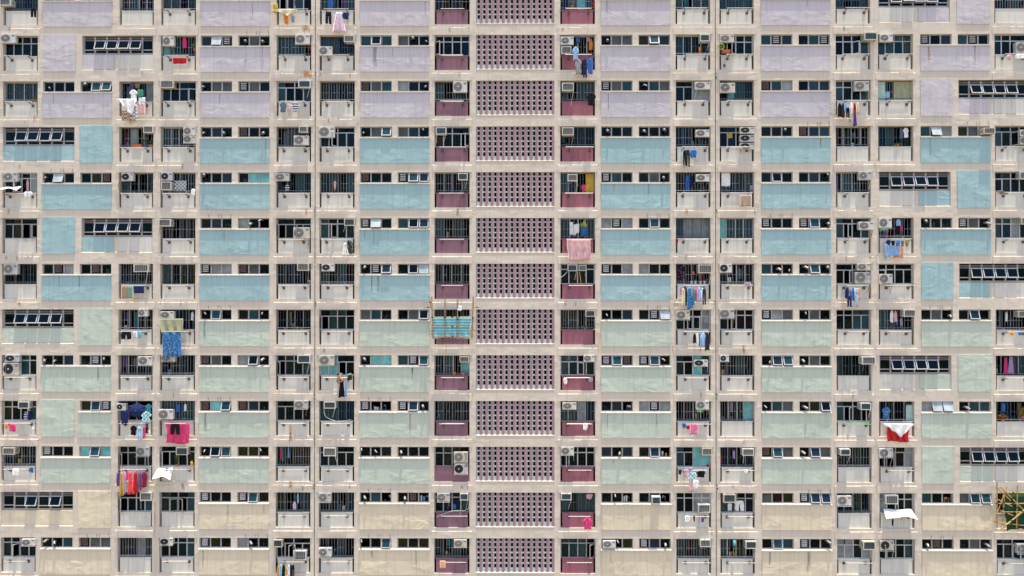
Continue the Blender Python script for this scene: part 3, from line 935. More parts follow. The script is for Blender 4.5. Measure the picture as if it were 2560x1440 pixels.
def kitchen_window(codes, x0, r, bay, wide=79):
    """three lights; one letter each"""
    fr = MB()
    w_ = L(wide) / 3; y = .11
    z0, z1 = Z(r, 26), Z(r)
    a = X(x0)
    t = .05
    for i in range(4):
        xx = a + i * w_
        if i == 0: fr.box(xx, xx + t, y, y + .07, z0, z1, 'alu')
        elif i == 3: fr.box(xx - t, xx, y, y + .07, z0, z1, 'alu')
        else: fr.box(xx - t * .8, xx + t * .8, y, y + .07, z0, z1, 'alu')
    o_run = [c == 'o' for c in codes]
    pieces = []
    for i, c in enumerate(codes):
        p0 = a + i * w_ + (t if i == 0 else t * .8); p1 = a + (i + 1) * w_ - (t if i == 2 else t * .8)
        fr.box(p0, p1, y, y + .07, z1 - t, z1, 'alu'); fr.box(p0, p1, y, y + .07, z0, z0 + t, 'alu')
        q0, q1 = z0 + t, z1 - t
        yg = y + .045
        if c in 'kdvme':
            g = 'glass' if (c in 'kd' or rng.random() < .5) else None
            if c == 'k' and rng.random() < .4: g = rng.choice(['film_blue', 'film_grey', 'film_teal'])
            if g: fr.box(p0, p1, yg, yg + .006, q0, q1, g)
            if c == 'k' and rng.random() < .6:      # things on the shelf behind
                for _ in range(rng.randint(1, 3)):
                    xx = rng.uniform(p0 + .03, p1 - .12); h = rng.uniform(.05, .2)
                    fr.box(xx, xx + rng.uniform(.04, .1), yg + .15, yg + .22, q0 - .03, q0 + h, rng.choice(['clutter_white', 'alu_dark', 'clutter_blue', 'louvre_brown', 'alu_blue']))
        if c == 't': fr.box(p0, p1, yg, yg + .006, q0, q1, rng.choice(['film_teal', 'film_teal', 'film_blue', 'glass_teal', 'film_grey', 'film_grey']))
        elif c == 'w': fr.box(p0, p1, yg, yg + .006, q0, q1, 'frosted')
        elif c == 'c': fr.box(p0, p1, yg, yg + .006, q0, q1, 'film_cyan')
        elif c in 'ynr':
            fr.box(p0, p1, yg, yg + .006, q0, q1, 'glass')
            pieces.append(('curtain', p0, p1, q0, q1, yg + .06, {'y': 'cloth_mustard', 'n': 'louvre_brown', 'r': 'clutter_red'}[c]))
        elif c == 'o':
            pieces.append(('open_sash', p0 - .02, p1 + .02, q0 - .04, q1 + .03, y, rng.choice(['film_teal', 'film_teal', 'glass_teal', 'film_blue', 'sky_reflection'])))
        elif c == 'm':
            for _ in range(4):
                xx = rng.uniform(p0, p1 - .12); h = rng.uniform(.08, .34)
                fr.box(xx, xx + rng.uniform(.06, .16), yg + .1, yg + .2 + rng.random() * .1, q0 - .03, q0 + h, rng.choice(['clutter_white', 'clutter_white', 'clutter_blue', 'alu_dark', 'clutter_yellow', 'alu_blue']))
        elif c == 'd': pieces.append(('exhaust_duct', rng.uniform(p0 + .1, p1 - .1), 0, rng.uniform(q0 + .18, q1 - .08), 0, y, rng.random() < .62))
        elif c == 'v': pieces.append(('exhaust_duct', p0 + .06, 0, q1 - .08, 0, y, False))
        elif c == 'e': pieces.append(('extractor_fan', p0, p1, q0, q1, y, rng.random() < .6))
    fr.build('window', bay)
    for p in pieces:
        mb = MB()
        if p[0] == 'curtain': mb.sheet(p[1], p[2], p[3], p[4], p[5], p[6], 2, .015, 8)
        elif p[0] == 'open_sash': awning(mb, p[1], p[2], p[3], p[4], p[5], radians(rng.uniform(11, 24)), p[6])
        elif p[0] == 'exhaust_duct': duct(mb, p[1], p[3], p[5], p[6])
        else:
            x0_, x1_, a_, b_, yy, pale = p[1:]
            wv = x1_ - x0_
            s0, s1 = x0_ + wv * .12, x0_ + wv * .8
            zb_, zt_ = a_ + .07, b_ - .02
            mb.box(s0, s1, yy + .02, yy + .1, zb_, zt_, 'alu_dark')
            m_ = 'louvre' if pale else 'louvre_brown'
            for k in range(4):
                zz = zb_ + (zt_ - zb_) * (k + .25) / 4
                mb.prism_x([(yy - .05, zz), (yy + .02, zz + .05), (yy + .02, zz + .065), (yy - .05, zz + .02)][::-1], s0 + .02, s1 - .02, m_)
        mb.build(p[0], bay)

def sill(mb, x0, x1, r):
    z = Z(r, 26)
    q = x0
    while q < x1 - .01:      # random lengths, each with its own slope
        e = min(x1, q + rng.uniform(.35, 1.5))
        if x1 - e < .2: e = x1
        d = rng.uniform(.025, .05)
        mb.prism_x([(.11, z + .004), (-.095, z - d), (-.095, Z(r, 30.2)), (.004, Z(r, 30.2)), (.004, z - .02), (.11, z - .02)], q, e, 'sill_paint')
        q = e

for r in ROWS:
    for k, x0, x1, key in row_layout(r):
        if k == 'kit':
            mb = MB()
            mb.box(X(x0), X(x1), -.038, .004, Z(r, 92), Z(r, 30.2), band(r))
            sill(mb, X(x0 - 1.5), X(x1 + 1.5), r)
            bay = mb.build('kitchen_bay', block)
            codes = (KITCHEN[r][key] if r in KITCHEN else 'ktk tkt') or 'ktk tkt'
            a, b = codes[:3], codes[4:7]
            kitchen_window(a, x0, r, bay); kitchen_window(b, x0 + 94, r, bay)
            if rng.random() < .33:      # steel pins over the window head
                dx = 94 if rng.random() < .5 else 0
                for q in (22, 46, 53, 76):
                    mb = MB(); xx = X(x0 + q + dx)
                    mb.tube((xx, -.02, Z(r, -1)), (xx, -.06, Z(r, -10)), .01, 'alu_dark', 5)
                    mb.build('steel_pin', bay)
        elif k == 'half':
            mb = MB()
            mb.box(X(x0), X(x1), -.038, .004, Z(r, 92), Z(r, 30.2), band(r))
            sill(mb, X(x0 + 3), X(x1), r)
            bay = mb.build('kitchen_bay', block)
            kitchen_window('yoe', x0 + 5, r, bay, 77)
        elif k == 'blank':
            mb = MB()
            mb.box(X(x0), X(x1), -.038, .004, Z(r, 90), Z(r, -2.5), band(r))
            mb.build('blank_panel', block)
        elif k == 'long':
            mb = MB()
            c = band(r)
            z0, z1 = Z(r, 84), Z(r, 47)
            f0, f1 = X(x0), X(x1)
            if r in (3, 7, 11): segs = [(f0, f1, c)]
            elif r in (0, 4, 8): segs = [(f0, X(x0 + 90), 'white_parapet'), (X(x0 + 102), f1, c)]
            else: segs = [(f0, X(x0 + 78), c), (X(x0 + 91), f1, 'white_parapet')]
            for a, b, cc in segs: mb.box(a, b, .06, .1, z0 + .012, z1 - .01, cc)
            bay = mb.build('corridor_bay', block)
            fr = MB()
            y = .13; t = .05
            zs, zm, za, zt = Z(r, 46.5), Z(r, 36), Z(r, 12), Z(r, 2)
            n = 6; wv = (f1 - f0) / n
            for i in range(n + 1):
                xx = f0 + i * wv
                xx = max(f0 + t, min(f1 - t, xx))
                fr.box(xx - t, xx + t, y, y + .08, zs, zt, 'alu')
            for i in range(n):
                p0 = f0 + i * wv + (2 * t if i == 0 else t); p1 = f0 + (i + 1) * wv - (2 * t if i == n - 1 else t)
                for zz in (zs, zm, za, zt - 2 * t):
                    fr.box(p0, p1, y, y + .08, zz, zz + t * (1.3 if zz != zs else 2), 'alu_mid' if zz > zm else 'alu')
                for k2 in range(4):
                    zz = za + t + (zt - za - 2 * t) * k2 / 4
                    fr.prism_x([(y + .01, zz + .01), (y + .06, zz + .05), (y + .06, zz + .06), (y + .01, zz + .02)][::-1], p0, p1, 'alu_mid')
                fr.box(p0, p1, y + .04, y + .046, zs + t, zm, 'glass')
                if i in (0, n - 1): fr.box(p0, p1, y + .04, y + .046, zm + t, za, 'glass')
            fr.build('corridor_window', bay)
            for i in range(1, n - 1):
                mb = MB()
                tilt = radians(rng.uniform(15, 24)) if r != 11 or i in (2, 4) else radians(3)
                awning(mb, f0 + i * wv + .02, f0 + (i + 1) * wv - .02, zm - .02, za + .02, y - .01, tilt, 'glass_teal')
                mb.build('open_sash', bay)
        elif k == 'lat':
            mb = MB()
            f0, f1 = X(x0), X(x1); zt, zb = Z(r), Z(r, 88)
            n = 14; pw = (f1 - f0 - L(1.5)) / n; fin = L(6.0)
            mb.box(f0, f0 + L(1.5), .02, .30, zb + .09, zt, 'lattice_pink')
            rows_ = 6; hp = L(13.1); bar = L(3.2)
            for i in range(n):
                a = f0 + L(1.5) + i * pw
                h1 = a + pw - fin
                mb.box(h1, a + pw, .02, .30, zb + .09, zt, 'lattice_pink')
                mb.prism_z([(a, .07), (a + L(1.6), .07), (a + L(3.6), .30), (a, .30)], zb + .09, zt, 'lattice_grey')
                zz = zt - L(8.5)
                for k2 in range(rows_):
                    last = k2 == rows_ - 1
                    z_lo = zz - bar if not last else zb + .09
                    mb.box(a + L(1.6), h1, .06, .22, z_lo, zz, 'lattice_grey')
                    zz -= hp
            # weathered sloping sill
            mb.prism_x([(.30, zb + .004), (-.015, zb + .004), (-.015, zb + .055), (.05, zb + .088), (.30, zb + .088)][::-1], f0, f1, 'cream')
            mb.build('lattice_screen', block)

# --- balconies ----------------------------------------------------
PANE = dict(t='film_teal', s='frosted', c='film_cyan')
CURT = dict(w='cloth_white', b='cloth_blue', g='cloth_mint', r='cloth_maroon', p='cloth_violet', n='cloth_beige', y='cloth_mustard', o='cloth_orange')
NORACK = {'B0','A5','A6','H2','K3','L3','M11','H7','K8','J9','K10','L12','K11','B11','C11','B12','M9','M0','F7','F10','A0'}
RODC = {'K9': 'rod_green', 'J6': 'rod_yellow'}

def balcony(col, r, spec, get):
    """get(name) returns the mesh builder for that piece"""
    x0, x1 = X(BAL[col][0]), X(BAL[col][1])
    wv = x1 - x0
    zt, zp, zb = Z(r), Z(r, 52), Z(r, 88)
    g = L(4.6)
    pm = 'mauve_parapet' if col == 'F' else 'rose_parapet' if col == 'H' else 'white_parapet'
    par = get('balcony')
    if (col, r) != ('F', 10):
        par.box(x0 + g, x1 - g, .08, .17, zb + .003, zp, pm)
    else:
        par.box(x0 + .01, x1 - .01, .08, .17, zb + .003, zp, pm)
    par.box(x0 + g * .6, x1 - g * .6, .065, .2, zp, zp + .03, pm)
    # side pipes in the slits
    if rng.random() < .5:
        par.tube((x0 + g * .4, .25, zb), (x0 + g * .4, .25, zp), .025, 'alu_dark', 6)
    kind, panes = spec[0], spec[1:]
    win = get('window')
    if kind in 'GO':
        y = .33; fm = rng.choice(['alu_blue', 'alu_blue', 'alu_dark', 'alu', 'alu_light'])
        lights = (zp - .02, zt)
        t = .024
        win.box(x0, x1, y - .02, y + .05, lights[1] - .05, lights[1], fm); win.box(x0, x1, y - .02, y + .05, lights[0], lights[0] + .06, fm)
        cuts = [x0 + wv * (i / 4 + (rng.uniform(-.03, .03) if 0 < i < 4 else 0)) for i in range(5)]
        for i, cx in enumerate(cuts):
            cx = min(max(cx, x0 + t), x1 - t)
            win.box(cx - t, cx + t, y - .02, y + .05, lights[0] + .06, lights[1] - .05, fm)
        for i, c in enumerate(panes):
            p0, p1 = cuts[i] + t, cuts[i + 1] - t
            q0, q1 = lights[0] + .06, lights[1] - .05
            if c in PANE: win.box(p0, p1, y + .01, y + .016, q0, q1, PANE[c])
            elif c == 'k':
                if rng.random() < .4: win.box(p0, p1, y + .01, y + .016, q0, q1, rng.choice(['glass', 'glass_teal', 'glass']))
                if rng.random() < .5:
                    e0 = p0 + (p1 - p0) * rng.uniform(0, .4); e1 = e0 + (p1 - p0) * rng.uniform(.25, .6)
                    get(f'curtain#{i}').sheet(e0, e1, q0 + rng.uniform(-.05, .6), q1 - rng.uniform(0, .25), y + rng.uniform(.12, .4), cloth_mat(rng.choice(['slate', 'violet', 'teal', 'brown', 'navy', 'olive', 'maroon', 'grey', 'charcoal', 'charcoal'])), 2, .03, 10)
                if rng.random() < .4:
                    for _ in range(rng.randint(1, 3)):
                        e0 = rng.uniform(p0, p1 - .15)
                        win.box(e0, e0 + rng.uniform(.08, .22), y + .12, y + .3, zp - .3, zp + rng.uniform(.1, .45), rng.choice(['clutter_white', 'louvre_brown', 'clutter_blue', 'alu_blue', 'clutter_yellow', 'alu_dark']))
            else:
                if kind != 'O':
                    win.box(p0, p1, y + .01, y + .016, q0, q1, 'glass')
                    get(f'curtain#{i}').sheet(p0 - .02, p1 + .02, q0, q1, y + .09, CURT[c], 3, .025, 12)
                else:
                    get(f'curtain#{i}').sheet(p0 - .06, p1 + .06, q0 - rng.uniform(-.05, .12), q1, y - .1, 'cloth_sage' if i > 1 else CURT[c], 3, .035, 12)
        gr = get('grille')
        yb = .265; bm_ = rng.choice(['bar', 'bar', 'bar_white', 'alu_blue', 'alu_blue'])
        nb = rng.choice([10, 12, 13])
        for i in range(nb + 1):
            bx = x0 + .03 + (wv - .06) * i / nb
            gr.box(bx - .008, bx + .008, yb, yb + .014, zp + .02, zt - .01, bm_)
        zm = zp + (zt - zp) * .48
        for i in range(nb):
            if rng.random() < .75:
                bx = x0 + .03 + (wv - .06) * i / nb
                gr.box(bx + .009, bx + (wv - .06) / nb - .009, yb, yb + .016, zm - .009, zm + .009, bm_)
        gr.box(x0 + .01, x1 - .01, yb - .02, yb, zp + .02, zp + .05, bm_)
        if rng.random() < .8:
            ra = get('railing')
            rm = rng.choice(['alu_blue', 'alu_blue', 'alu'])
            ra.box(x0 + .01, x1 - .01, .10, .14, zp + L(5.6), zp + L(7.2), rm)
            for q in (.25, .72): ra.box(x0 + wv * q - .02, x0 + wv * q + .02, .10, .14, zp + .031, zp + L(5.6), rm)
    else:
        y = .20; fm = rng.choice(['alu_light', 'alu_light', 'alu'])
        t = .032
        zq = zp + (zt - zp) * rng.uniform(.66, .74)
        z0 = zp + .031
        n = 4
        cuts = [x0 + wv * i / n for i in range(n + 1)]
        win.box(x0, x1, y, y + .07, z0, z0 + .05, fm); win.box(x0, x1, y, y + .07, zt - .05, zt, fm)
        win.box(x0, x1, y, y + .07, zq - .03, zq + .03, fm)
        for i, cx in enumerate(cuts):
            cx = min(max(cx, x0 + t), x1 - t)
            win.box(cx - t, cx + t, y, y + .07, z0 + .05, zq - .03, fm)
            if i % 2 == 0 or rng.random() < .3: win.box(cx - t, cx + t, y, y + .07, zq + .03, zt - .05, fm)
        for i, c in enumerate(panes):
            p0, p1 = cuts[i] + t, cuts[i + 1] - t
            gm = PANE.get(c, None)
            if gm is None: gm = 'glass' if rng.random() < .7 else 'glass_teal'
            if c == 'k' and rng.random() < .28:     # casement swung out
                mb = get(f'open_sash#{i}')
                left = i % 2 == 0
                hx = p0 if left else p1
                ang = radians(rng.uniform(35, 70)) * (-1 if left else 1)
                mb.T = Matrix.Translation((hx, y, 0)) @ Matrix.Rotation(ang, 4, 'Z') @ Matrix.Translation((-hx, -y, 0))
                sash(mb, p0, p1, z0 + .04, zq - .02, y, fm, 'glass_teal', .05)
                mb.T = None
            else:
                win.box(p0, p1, y + .03, y + .036, z0 + .05, zq - .03, gm)
                if c == 'k' and rng.random() < .35:   # inner grille
                    for zz in (.1, .28, .72, .9): win.box(p0 + .08, p1 - .08, y + .08, y + .09, z0 + (zq - z0) * zz, z0 + (zq - z0) * zz + .014, 'bar')
                    for xx in (.3, .7): win.box(p0 + (p1 - p0) * xx - .007, p0 + (p1 - p0) * xx + .007, y + .08, y + .09, z0 + .08, zq - .08, 'bar')
            win.box(p0, p1, y + .03, y + .036, zq + .03, zt - .05, gm if c in 'tsc' else 'glass')
            if c in CURT:
                get(f'curtain#{i}').sheet(p0 - .02, p1 + .02, z0, zt - .04, y + .14, CURT[c], 3, .025, 12)
    key = f'{col}{r}'
    if key not in NORACK:
        rk = get('drying_rack')
        rm = RODC.get(key, 'rod')
        a, b = x0 + wv * rng.uniform(.20, .27), x0 + wv * rng.uniform(.78, .86)
        zr = zp - L(3.5)
        for bx in (a, b):
            rk.box(bx - .075, bx + .075, .04, .08, zr - .20, zr - .05, 'steel_rust')
            rk.tube((bx, .05, zr - .12), (bx, -.36, zr - .02), .016, 'steel_rust', 6)
            rk.tube((bx, .05, zr), (bx, -.44, zr), .016, 'steel_rust', 6)
        lo, hi = a - rng.uniform(.03, .25), b + rng.uniform(.03, .25)
        rk.tube((lo, -.40, zr + .02), (hi, -.40, zr + .02), .019, rm, 8)
        if rng.random() < .45: rk.tube((a - .06, -.22, zr + .02), (b + .06, -.22, zr + .02), .014, rm, 8)

cells = [(c, r) for c in BALC for r in sorted(BALC[c])]
merged = [(c, r) for c, r in cells if (r == 0 or c == 'M')]
rest = MB()
for c, r in cells:
    spec = BALC[c][r]
    if (c, r) in merged and c not in 'FH':
        balcony(c, r, spec, lambda n: rest)
        continue
    d = {}
    def get(n, d=d):
        if n not in d: d[n] = MB()
        return d[n]
    balcony(c, r, spec, get)
    nm = 'balcony' if c not in 'FH' else 'mauve_balcony' if c == 'F' else 'rose_balcony'
    base = d.pop('balcony').build(nm, block)
    for n, mb in d.items():
        mb.build(n.split('#')[0], base)
rest.build('balcony', block, dict(kind='stuff'))

srng = random.Random(5)
for _ in range(26):
    r_ = srng.randrange(0, 13); p_ = srng.randrange(0, 6)
    lay_ = [q for q in row_layout(r_) if q[0] == 'kit' and q[3] == p_]
    if not lay_: continue
    x_ = srng.uniform(lay_[0][1] + 4, lay_[0][2] - 8)
    STAINS.append((srng.choice(['soot', 'soot', 'rust']), X(x_), Z(r_, 30.5 + srng.uniform(18, 60)), X(x_ + srng.uniform(2, 6)), Z(r_, 30.5)))
for _ in range(60):
    r_ = srng.randrange(0, 12); c_ = srng.choice('ABCDEFHIJKL')
    x_ = srng.uniform(BAL[c_][0] - 6, BAL[c_][1])
    STAINS.append((srng.choice(['soot', 'soot', 'rust']), X(x_), Z(r_, srng.uniform(106, 114)), X(x_ + srng.uniform(2, 12)), Z(r_, srng.uniform(89, 98))))
# --- stains on the walls (thin coats of their own) ---------------------
for kind in ('rust', 'soot'):
    mbs = [s_ for s_ in STAINS if s_[0] == kind]
    for s_ in mbs:
        mb = MB()
        _, a, z0, b, z1 = s_
        yy = -.045
        mb.add([(a, yy, z0), (b, yy, z0), (b, yy, z1), (a, yy, z1)], [(0, 1, 2, 3)], kind + '_run')
        mb.build('rust_stain' if kind == 'rust' else 'soot_stain', block)

# ---------------------------------------------------------------- where a thing is
def cell_of(x, z):
    px = x * S + 1280
    r = min(ROWS, key=lambda q: abs((Z(q) + Z(q, 88)) / 2 - z))
    best = min(BAL, key=lambda c: abs((BAL[c][0] + BAL[c][1]) / 2 - px))
    if abs((BAL[best][0] + BAL[best][1]) / 2 - px) > 62: best = None
    return best, r
def place_words(c, r, px=None):
    if c: return f'{COLNAME[c]}, {ROWNAME[r]}'
    i = min(range(6), key=lambda q: abs(sum(PAN[q]) / 2 - px))
    return f'kitchen window of {["first","second","third","fourth","fifth","sixth"][i]} panel, {ROWNAME[r]}'

# ---------------------------------------------------------------- air conditioners
def bevel_box(w_, d, h, bev, m, y0):
    bm = bmesh.new()
    bmesh.ops.create_cube(bm, size=1)
    bmesh.ops.scale(bm, vec=(w_, d, h), verts=bm.verts)
    bmesh.ops.translate(bm, vec=(0, y0 + d / 2, h / 2), verts=bm.verts)
    bmesh.ops.bevel(bm, geom=bm.edges[:], offset=bev, segments=2, affect='EDGES', profile=.6)
    mb = MB()
    bm.verts.index_update()
    mb.add([tuple(v.co) for v in bm.verts], [tuple(v.index for v in f.verts) for f in bm.faces], m)
    bm.free()
    return mb
def disc(mb, x, z, y, r, m, n=28, r0=0, t=.004):
    mb.tube((x, y, z), (x, y + t, z), r, m, n)
def ring(mb, x, z, y, r, w_, m, n=28):
    vs, fs = [], []
    for i in range(n):
        a = 2 * pi * i / n
        for rr in (r - w_ / 2, r + w_ / 2): vs.append((x + rr * cos(a), y, z + rr * sin(a)))
    for i in range(n):
        j = (i + 1) % n
        fs.append((2 * i, 2 * i + 1, 2 * j + 1, 2 * j))
    mb.add(vs, fs, m)

def make_split(dark, body):
    """outdoor unit 0.90 x 0.66, fan on the near half, on a shelf bracket"""
    root = bpy.data.objects.new('split_air_conditioner', None); COL.objects.link(root)
    b = bevel_box(.90, .30, .66, .018, body, 0)
    b.box(.24, .40, -.004, 0, .46, .52, 'mark_blue' if dark else 'mark_dark')
    b.box(.20, .42, -.003, 0, .56, .585, 'mark_dark')
    b.box(.205, .212, -.003, 0, .03, .63, 'ac_grille')
    b.build('body', root)
    g = MB(); cx, cz, R_ = -.14, .335, .275
    disc(g, cx, cz, -.006, R_, 'ac_dark' if dark else 'ac_grille', 32, t=.004)
    for k in range(1, 7): ring(g, cx, cz, -.012, R_ * k / 6, .010, 'ac_grille_dark' if dark else 'ac_ring')
    for k in range(8):
        a = pi * k / 8
        g.tube((cx - R_ * cos(a), -.013, cz - R_ * sin(a)), (cx + R_ * cos(a), -.013, cz + R_ * sin(a)), .005, 'ac_grille_dark' if dark else 'ac_ring', 4)
    g.build('fan_grille', root)
    h = MB(); disc(h, cx, cz, -.022, .045, 'ac_white', 16, t=.012); h.build('fan_hub', root)
    s = MB()
    for xx in (-.40, .36):
        s.box(xx, xx + .04, -.04, .31, -.035, -.002, 'alu_light')
    s.box(-.47, .47, -.05, -.01, -.06, -.035, 'alu_light')
    s.build('bracket', root)
    return root
def make_box(grille, body):
    """window unit 0.62 x 0.5 with a framed rear grille"""
    root = bpy.data.objects.new('window_air_conditioner', None); COL.objects.link(root)
    b = bevel_box(.62, .52, .50, .014, body, .02)
    for k in range(5):
        b.box(-.312, -.309, .10, .34, .10 + k * .06, .12 + k * .06, 'ac_dark')
        b.box(.309, .312, .10, .34, .10 + k * .06, .12 + k * .06, 'ac_dark')
    b.build('body', root)
    f = MB()
    f.box(-.31, -.26, -.01, .03, 0, .5, body); f.box(.26, .31, -.01, .03, 0, .5, body)
    f.box(-.26, .26, -.01, .03, 0, .05, body); f.box(-.26, .26, -.01, .03, .44, .5, body)
    f.build('frame', root)
    g = MB()
    g.box(-.26, .26, .012, .019, .05, .44, grille)
    for k in range(1, 6):
        xx = -.26 + .52 * k / 6
        g.box(xx - .004, xx + .004, .004, .012, .05, .44, 'ac_grey' if grille != 'ac_teal' else 'alu_blue')
    for k in range(1, 8):
        zz = .05 + .39 * k / 8
        g.box(-.26, .26, .006, .011, zz - .004, zz + .004, 'ac_grey' if grille != 'ac_teal' else 'alu_blue')
    g.build('grille', root)
    s = MB()
    for xx in (-.26, .22): s.box(xx, xx + .04, 0, .30, -.035, -.002, 'alu')
    s.build('bracket', root)
    return root
PROTO = {}
def ac_proto(kind, variant):
    k = (kind, variant)
    if k not in PROTO:
        if kind in 'oO': PROTO[k] = [make_split(kind == 'O', variant), True]
        else: PROTO[k] = [make_box(*variant), True]
    root, first = PROTO[k]
    if first:
        PROTO[k][1] = False
        return root
    return copy_tree(root)
count = {}
info = []
for kind, x0, z0, x1, z1 in ACS:
    c, r = cell_of((x0 + x1) / 2, (z0 + z1) / 2)
    info.append((kind, x0, z0, x1, z1, c, r))
    count.setdefault((c, r, kind.lower()) if c else ((x0 + x1) // 4, r, kind.lower()), []).append(len(info) - 1)
GRN = {'ac_dark': 'dark grille', 'ac_grille_dark': 'black grille', 'ac_teal': 'teal grille'}
for i, (kind, x0, z0, x1, z1, c, r) in enumerate(info):
    body = rng.choice(['ac_white', 'ac_white', 'ac_grey', 'ac_cream'])
    if kind == 'b':
        gk = rng.choice(['ac_teal', 'ac_dark', 'ac_grille_dark'])
        body = rng.choice(['ac_white', 'ac_white', 'ac_cream'])
        root = ac_proto('b', (gk, body)); look = 'boxy window air conditioner'; W, H = .62, .50
        yf = -.16 if not (c is None or c in 'K') else -.30
    else:
        root = ac_proto(kind, body); W, H = .90, .66
        look = ('black-fan' if kind == 'O' else 'grey-fan') + ' split air conditioner'
        yf = -.13
    same = count[(c, r, kind.lower()) if c else ((x0 + x1) // 4, r, kind.lower())]
    if len(same) > 1:
        order = sorted(same, key=lambda q: -info[q][2])
        names = ['upper', 'lower'] if len(same) == 2 else ['top', 'middle', 'bottom']
        if len(same) == 2 and abs(info[same[0]][2] - info[same[1]][2]) < .3:
            order = sorted(same, key=lambda q: info[q][1]); names = ['left', 'right']
        look = names[order.index(i)] + ' ' + look
    if rng.random() < .5 and c:
        mb = MB(); sx = rng.choice([-.38, .36, .40]) * W / .9; ln = rng.uniform(.25, 1.0); q = rng.uniform(-.12, .12)
        mb.path([(sx, .1, .08), (sx + .02, -.02, -.06), (sx + q * .5, .02, -.10 - ln * .5), (sx + q, .06, -.1 - ln)], .013, rng.choice(['rod', 'ac_grey', 'alu_dark', 'bamboo']), 6)
        mb.build('drain_hose', root)
    root.location = ((x0 + x1) / 2, yf, z0)
    root.scale = ((x1 - x0) / W, 1, (z1 - z0) / H)
    tag(root, f'{look}, {place_words(c, r, (x0 + x1) / 2 * S + 1280)}', 'air conditioner',
        'boxy window air conditioners on the facade' if kind == 'b' else 'split air conditioners on the facade')

# ---------------------------------------------------------------- laundry
def garment(kind, x0, x1, z0, z1, y, m):
    mb = MB()
    W, H = x1 - x0, z1 - z0
    xc = (x0 + x1) / 2
    def strip(prof, xa, xb, za, zb, folds, amp, th, wave=.02, nx=12, nz=9, skew=0, depth=None):
        ph = rng.random() * 6; ph2 = rng.random() * 6
        k = len(prof) - 1
        def hw(t):
            q = t * k; i = min(int(q), k - 1); f = q - i
            return prof[i] * (1 - f) + prof[i + 1] * f
        mid = (xa + xb) / 2; half = (xb - xa) / 2
        vs = []
        for side in (0, 1):
            for j in range(nz + 1):
                t = j / nz
                for i in range(nx + 1):
                    u = i / nx * 2 - 1
                    edge = 1 - abs(u) ** 6
                    yy = y + amp * (.35 + .65 * t) * sin(u * folds * pi + ph + .5 * sin(t * 3 + ph2)) + (th * edge if side else -th * edge * .3)
                    xx = mid + u * half * hw(t) + wave * W * sin(t * 5 + ph2) * t + skew * W * t
                    zz = zb + (za - zb) * t * (depth(u) if depth else 1) + wave * H * sin(u * 3 + ph) * t
                    vs.append((xx, yy, zz))
        fs = []
        n1 = (nx + 1) * (nz + 1)
        for side in (0, 1):
            for j in range(nz):
                for i in range(nx):
                    a = side * n1 + j * (nx + 1) + i
                    q = (a, a + nx + 1, a + nx + 2, a + 1)
                    fs.append(q if side == 0 else q[::-1])
        rim = [j * (nx + 1) for j in range(nz + 1)] + [nz * (nx + 1) + i for i in range(1, nx + 1)] + [j * (nx + 1) + nx for j in range(nz - 1, -1, -1)] + [i for i in range(nx - 1, 0, -1)]
        for a, b in zip(rim, rim[1:] + rim[:1]): fs.append((b, a, a + n1, b + n1))
        mb.add(vs, fs, m, True)
    wide = W > .32
    if kind == 's':
        if wide: strip([.22, .62, .92, 1, .98, .70, .70, .72, .73, .74, .75], x0, x1, z0, z1, 2.2, .03, .05, .03, 16, 12)
        else: strip([.3, .75, .95, 1, .95, .9, .92, .95], x0, x1, z0, z1, 1.2, .04, .07, .03)
    elif kind == 'p':
        zc = z1 - H * .34
        strip([.82, .9, .97], x0, x1, zc, z1, 2, .015, .04, 0, 12, 4)
        strip([.98, .92, .85, .8], x0 + W * .01, x0 + W * .49, z0 + rng.uniform(0, .06) * H, zc, 1, .02, .045, .02, 8, 8, -.03)
        strip([.98, .92, .85, .8], x0 + W * .51, x1 - W * .01, z0, zc, 1, .02, .045, .02, 8, 8, .03)
    elif kind == 'd':
        strip([.42, .62, .6, .68, .78, .86, .93, 1], x0, x1, z0, z1, 2.5, .04, .06, .03)
    elif kind == 'h':
        strip([1, .99, .97, .96, .95, .95], x0, x1, z0, z1, rng.uniform(2.6, 4.2), .06, .02, .035, 40, 12, rng.uniform(-.04, .04))
    elif kind == 'v':       # a cloth thrown over the rod, hanging in a slanting point
        q = rng.choice([.35, .5])
        strip([1, 1, .96, .9, .82], x0, x1, z0, z1, 2.4, .06, .04, .03, 30, 9, 0, lambda u: .22 + .78 * max(0, 1 - abs(u - q) / (1.3 if u < q else .75)) ** 1.1 + .05 * sin(u * 11))
    elif kind == 't':
        strip([1, 1, .98, .97], x0, x1, z0, z1, 2, .02, .02, .012, 14, 8)
    else:
        strip([.75, 1, .9, .82, .6], x0, x1, z0, z1, 1.6, .035, .05, .06, 10, 7)
    return mb
KN = dict(s=('shirt', 'shirt'), p=('trousers', 'trousers'), t=('towel', 'towel'), h=('bed_sheet', 'bed sheet'), d=('dress', 'dress'), v=('draped_cloth', 'draped cloth'), c=('small_cloth', 'cloth'))
WORD = dict(skyblue='light blue', floralblack='black floral', bluefloral='blue flowered', floralpink='pink flowered', cyanplaid='cyan plaid',
            striped='navy and white striped', stripes='green and brown striped', camo='dark camouflage', blush='pale pink', checked='grey checked', slate='slate blue')
seen = {}
items = []
for kind, inside, colr, x0, z0, x1, z1 in CLOTH:
    c, r = cell_of((x0 + x1) / 2, z1 - .1)
    if kind in 'cdv' and z1 - z0 < .02: continue
    if not inside and (z1 < Z(r, 46)): pass
    # a garment on the rod belongs to the storey whose parapet top is just beside its upper edge
    r = min(ROWS, key=lambda q: abs(Z(q, 52 if not inside else 25) - (z1 if not inside else (z0 + z1) / 2)))
    items.append((kind, inside, colr, x0, z0, x1, z1, c, r))
    seen.setdefault((kind, colr, c, r, inside), []).append(len(items) - 1)
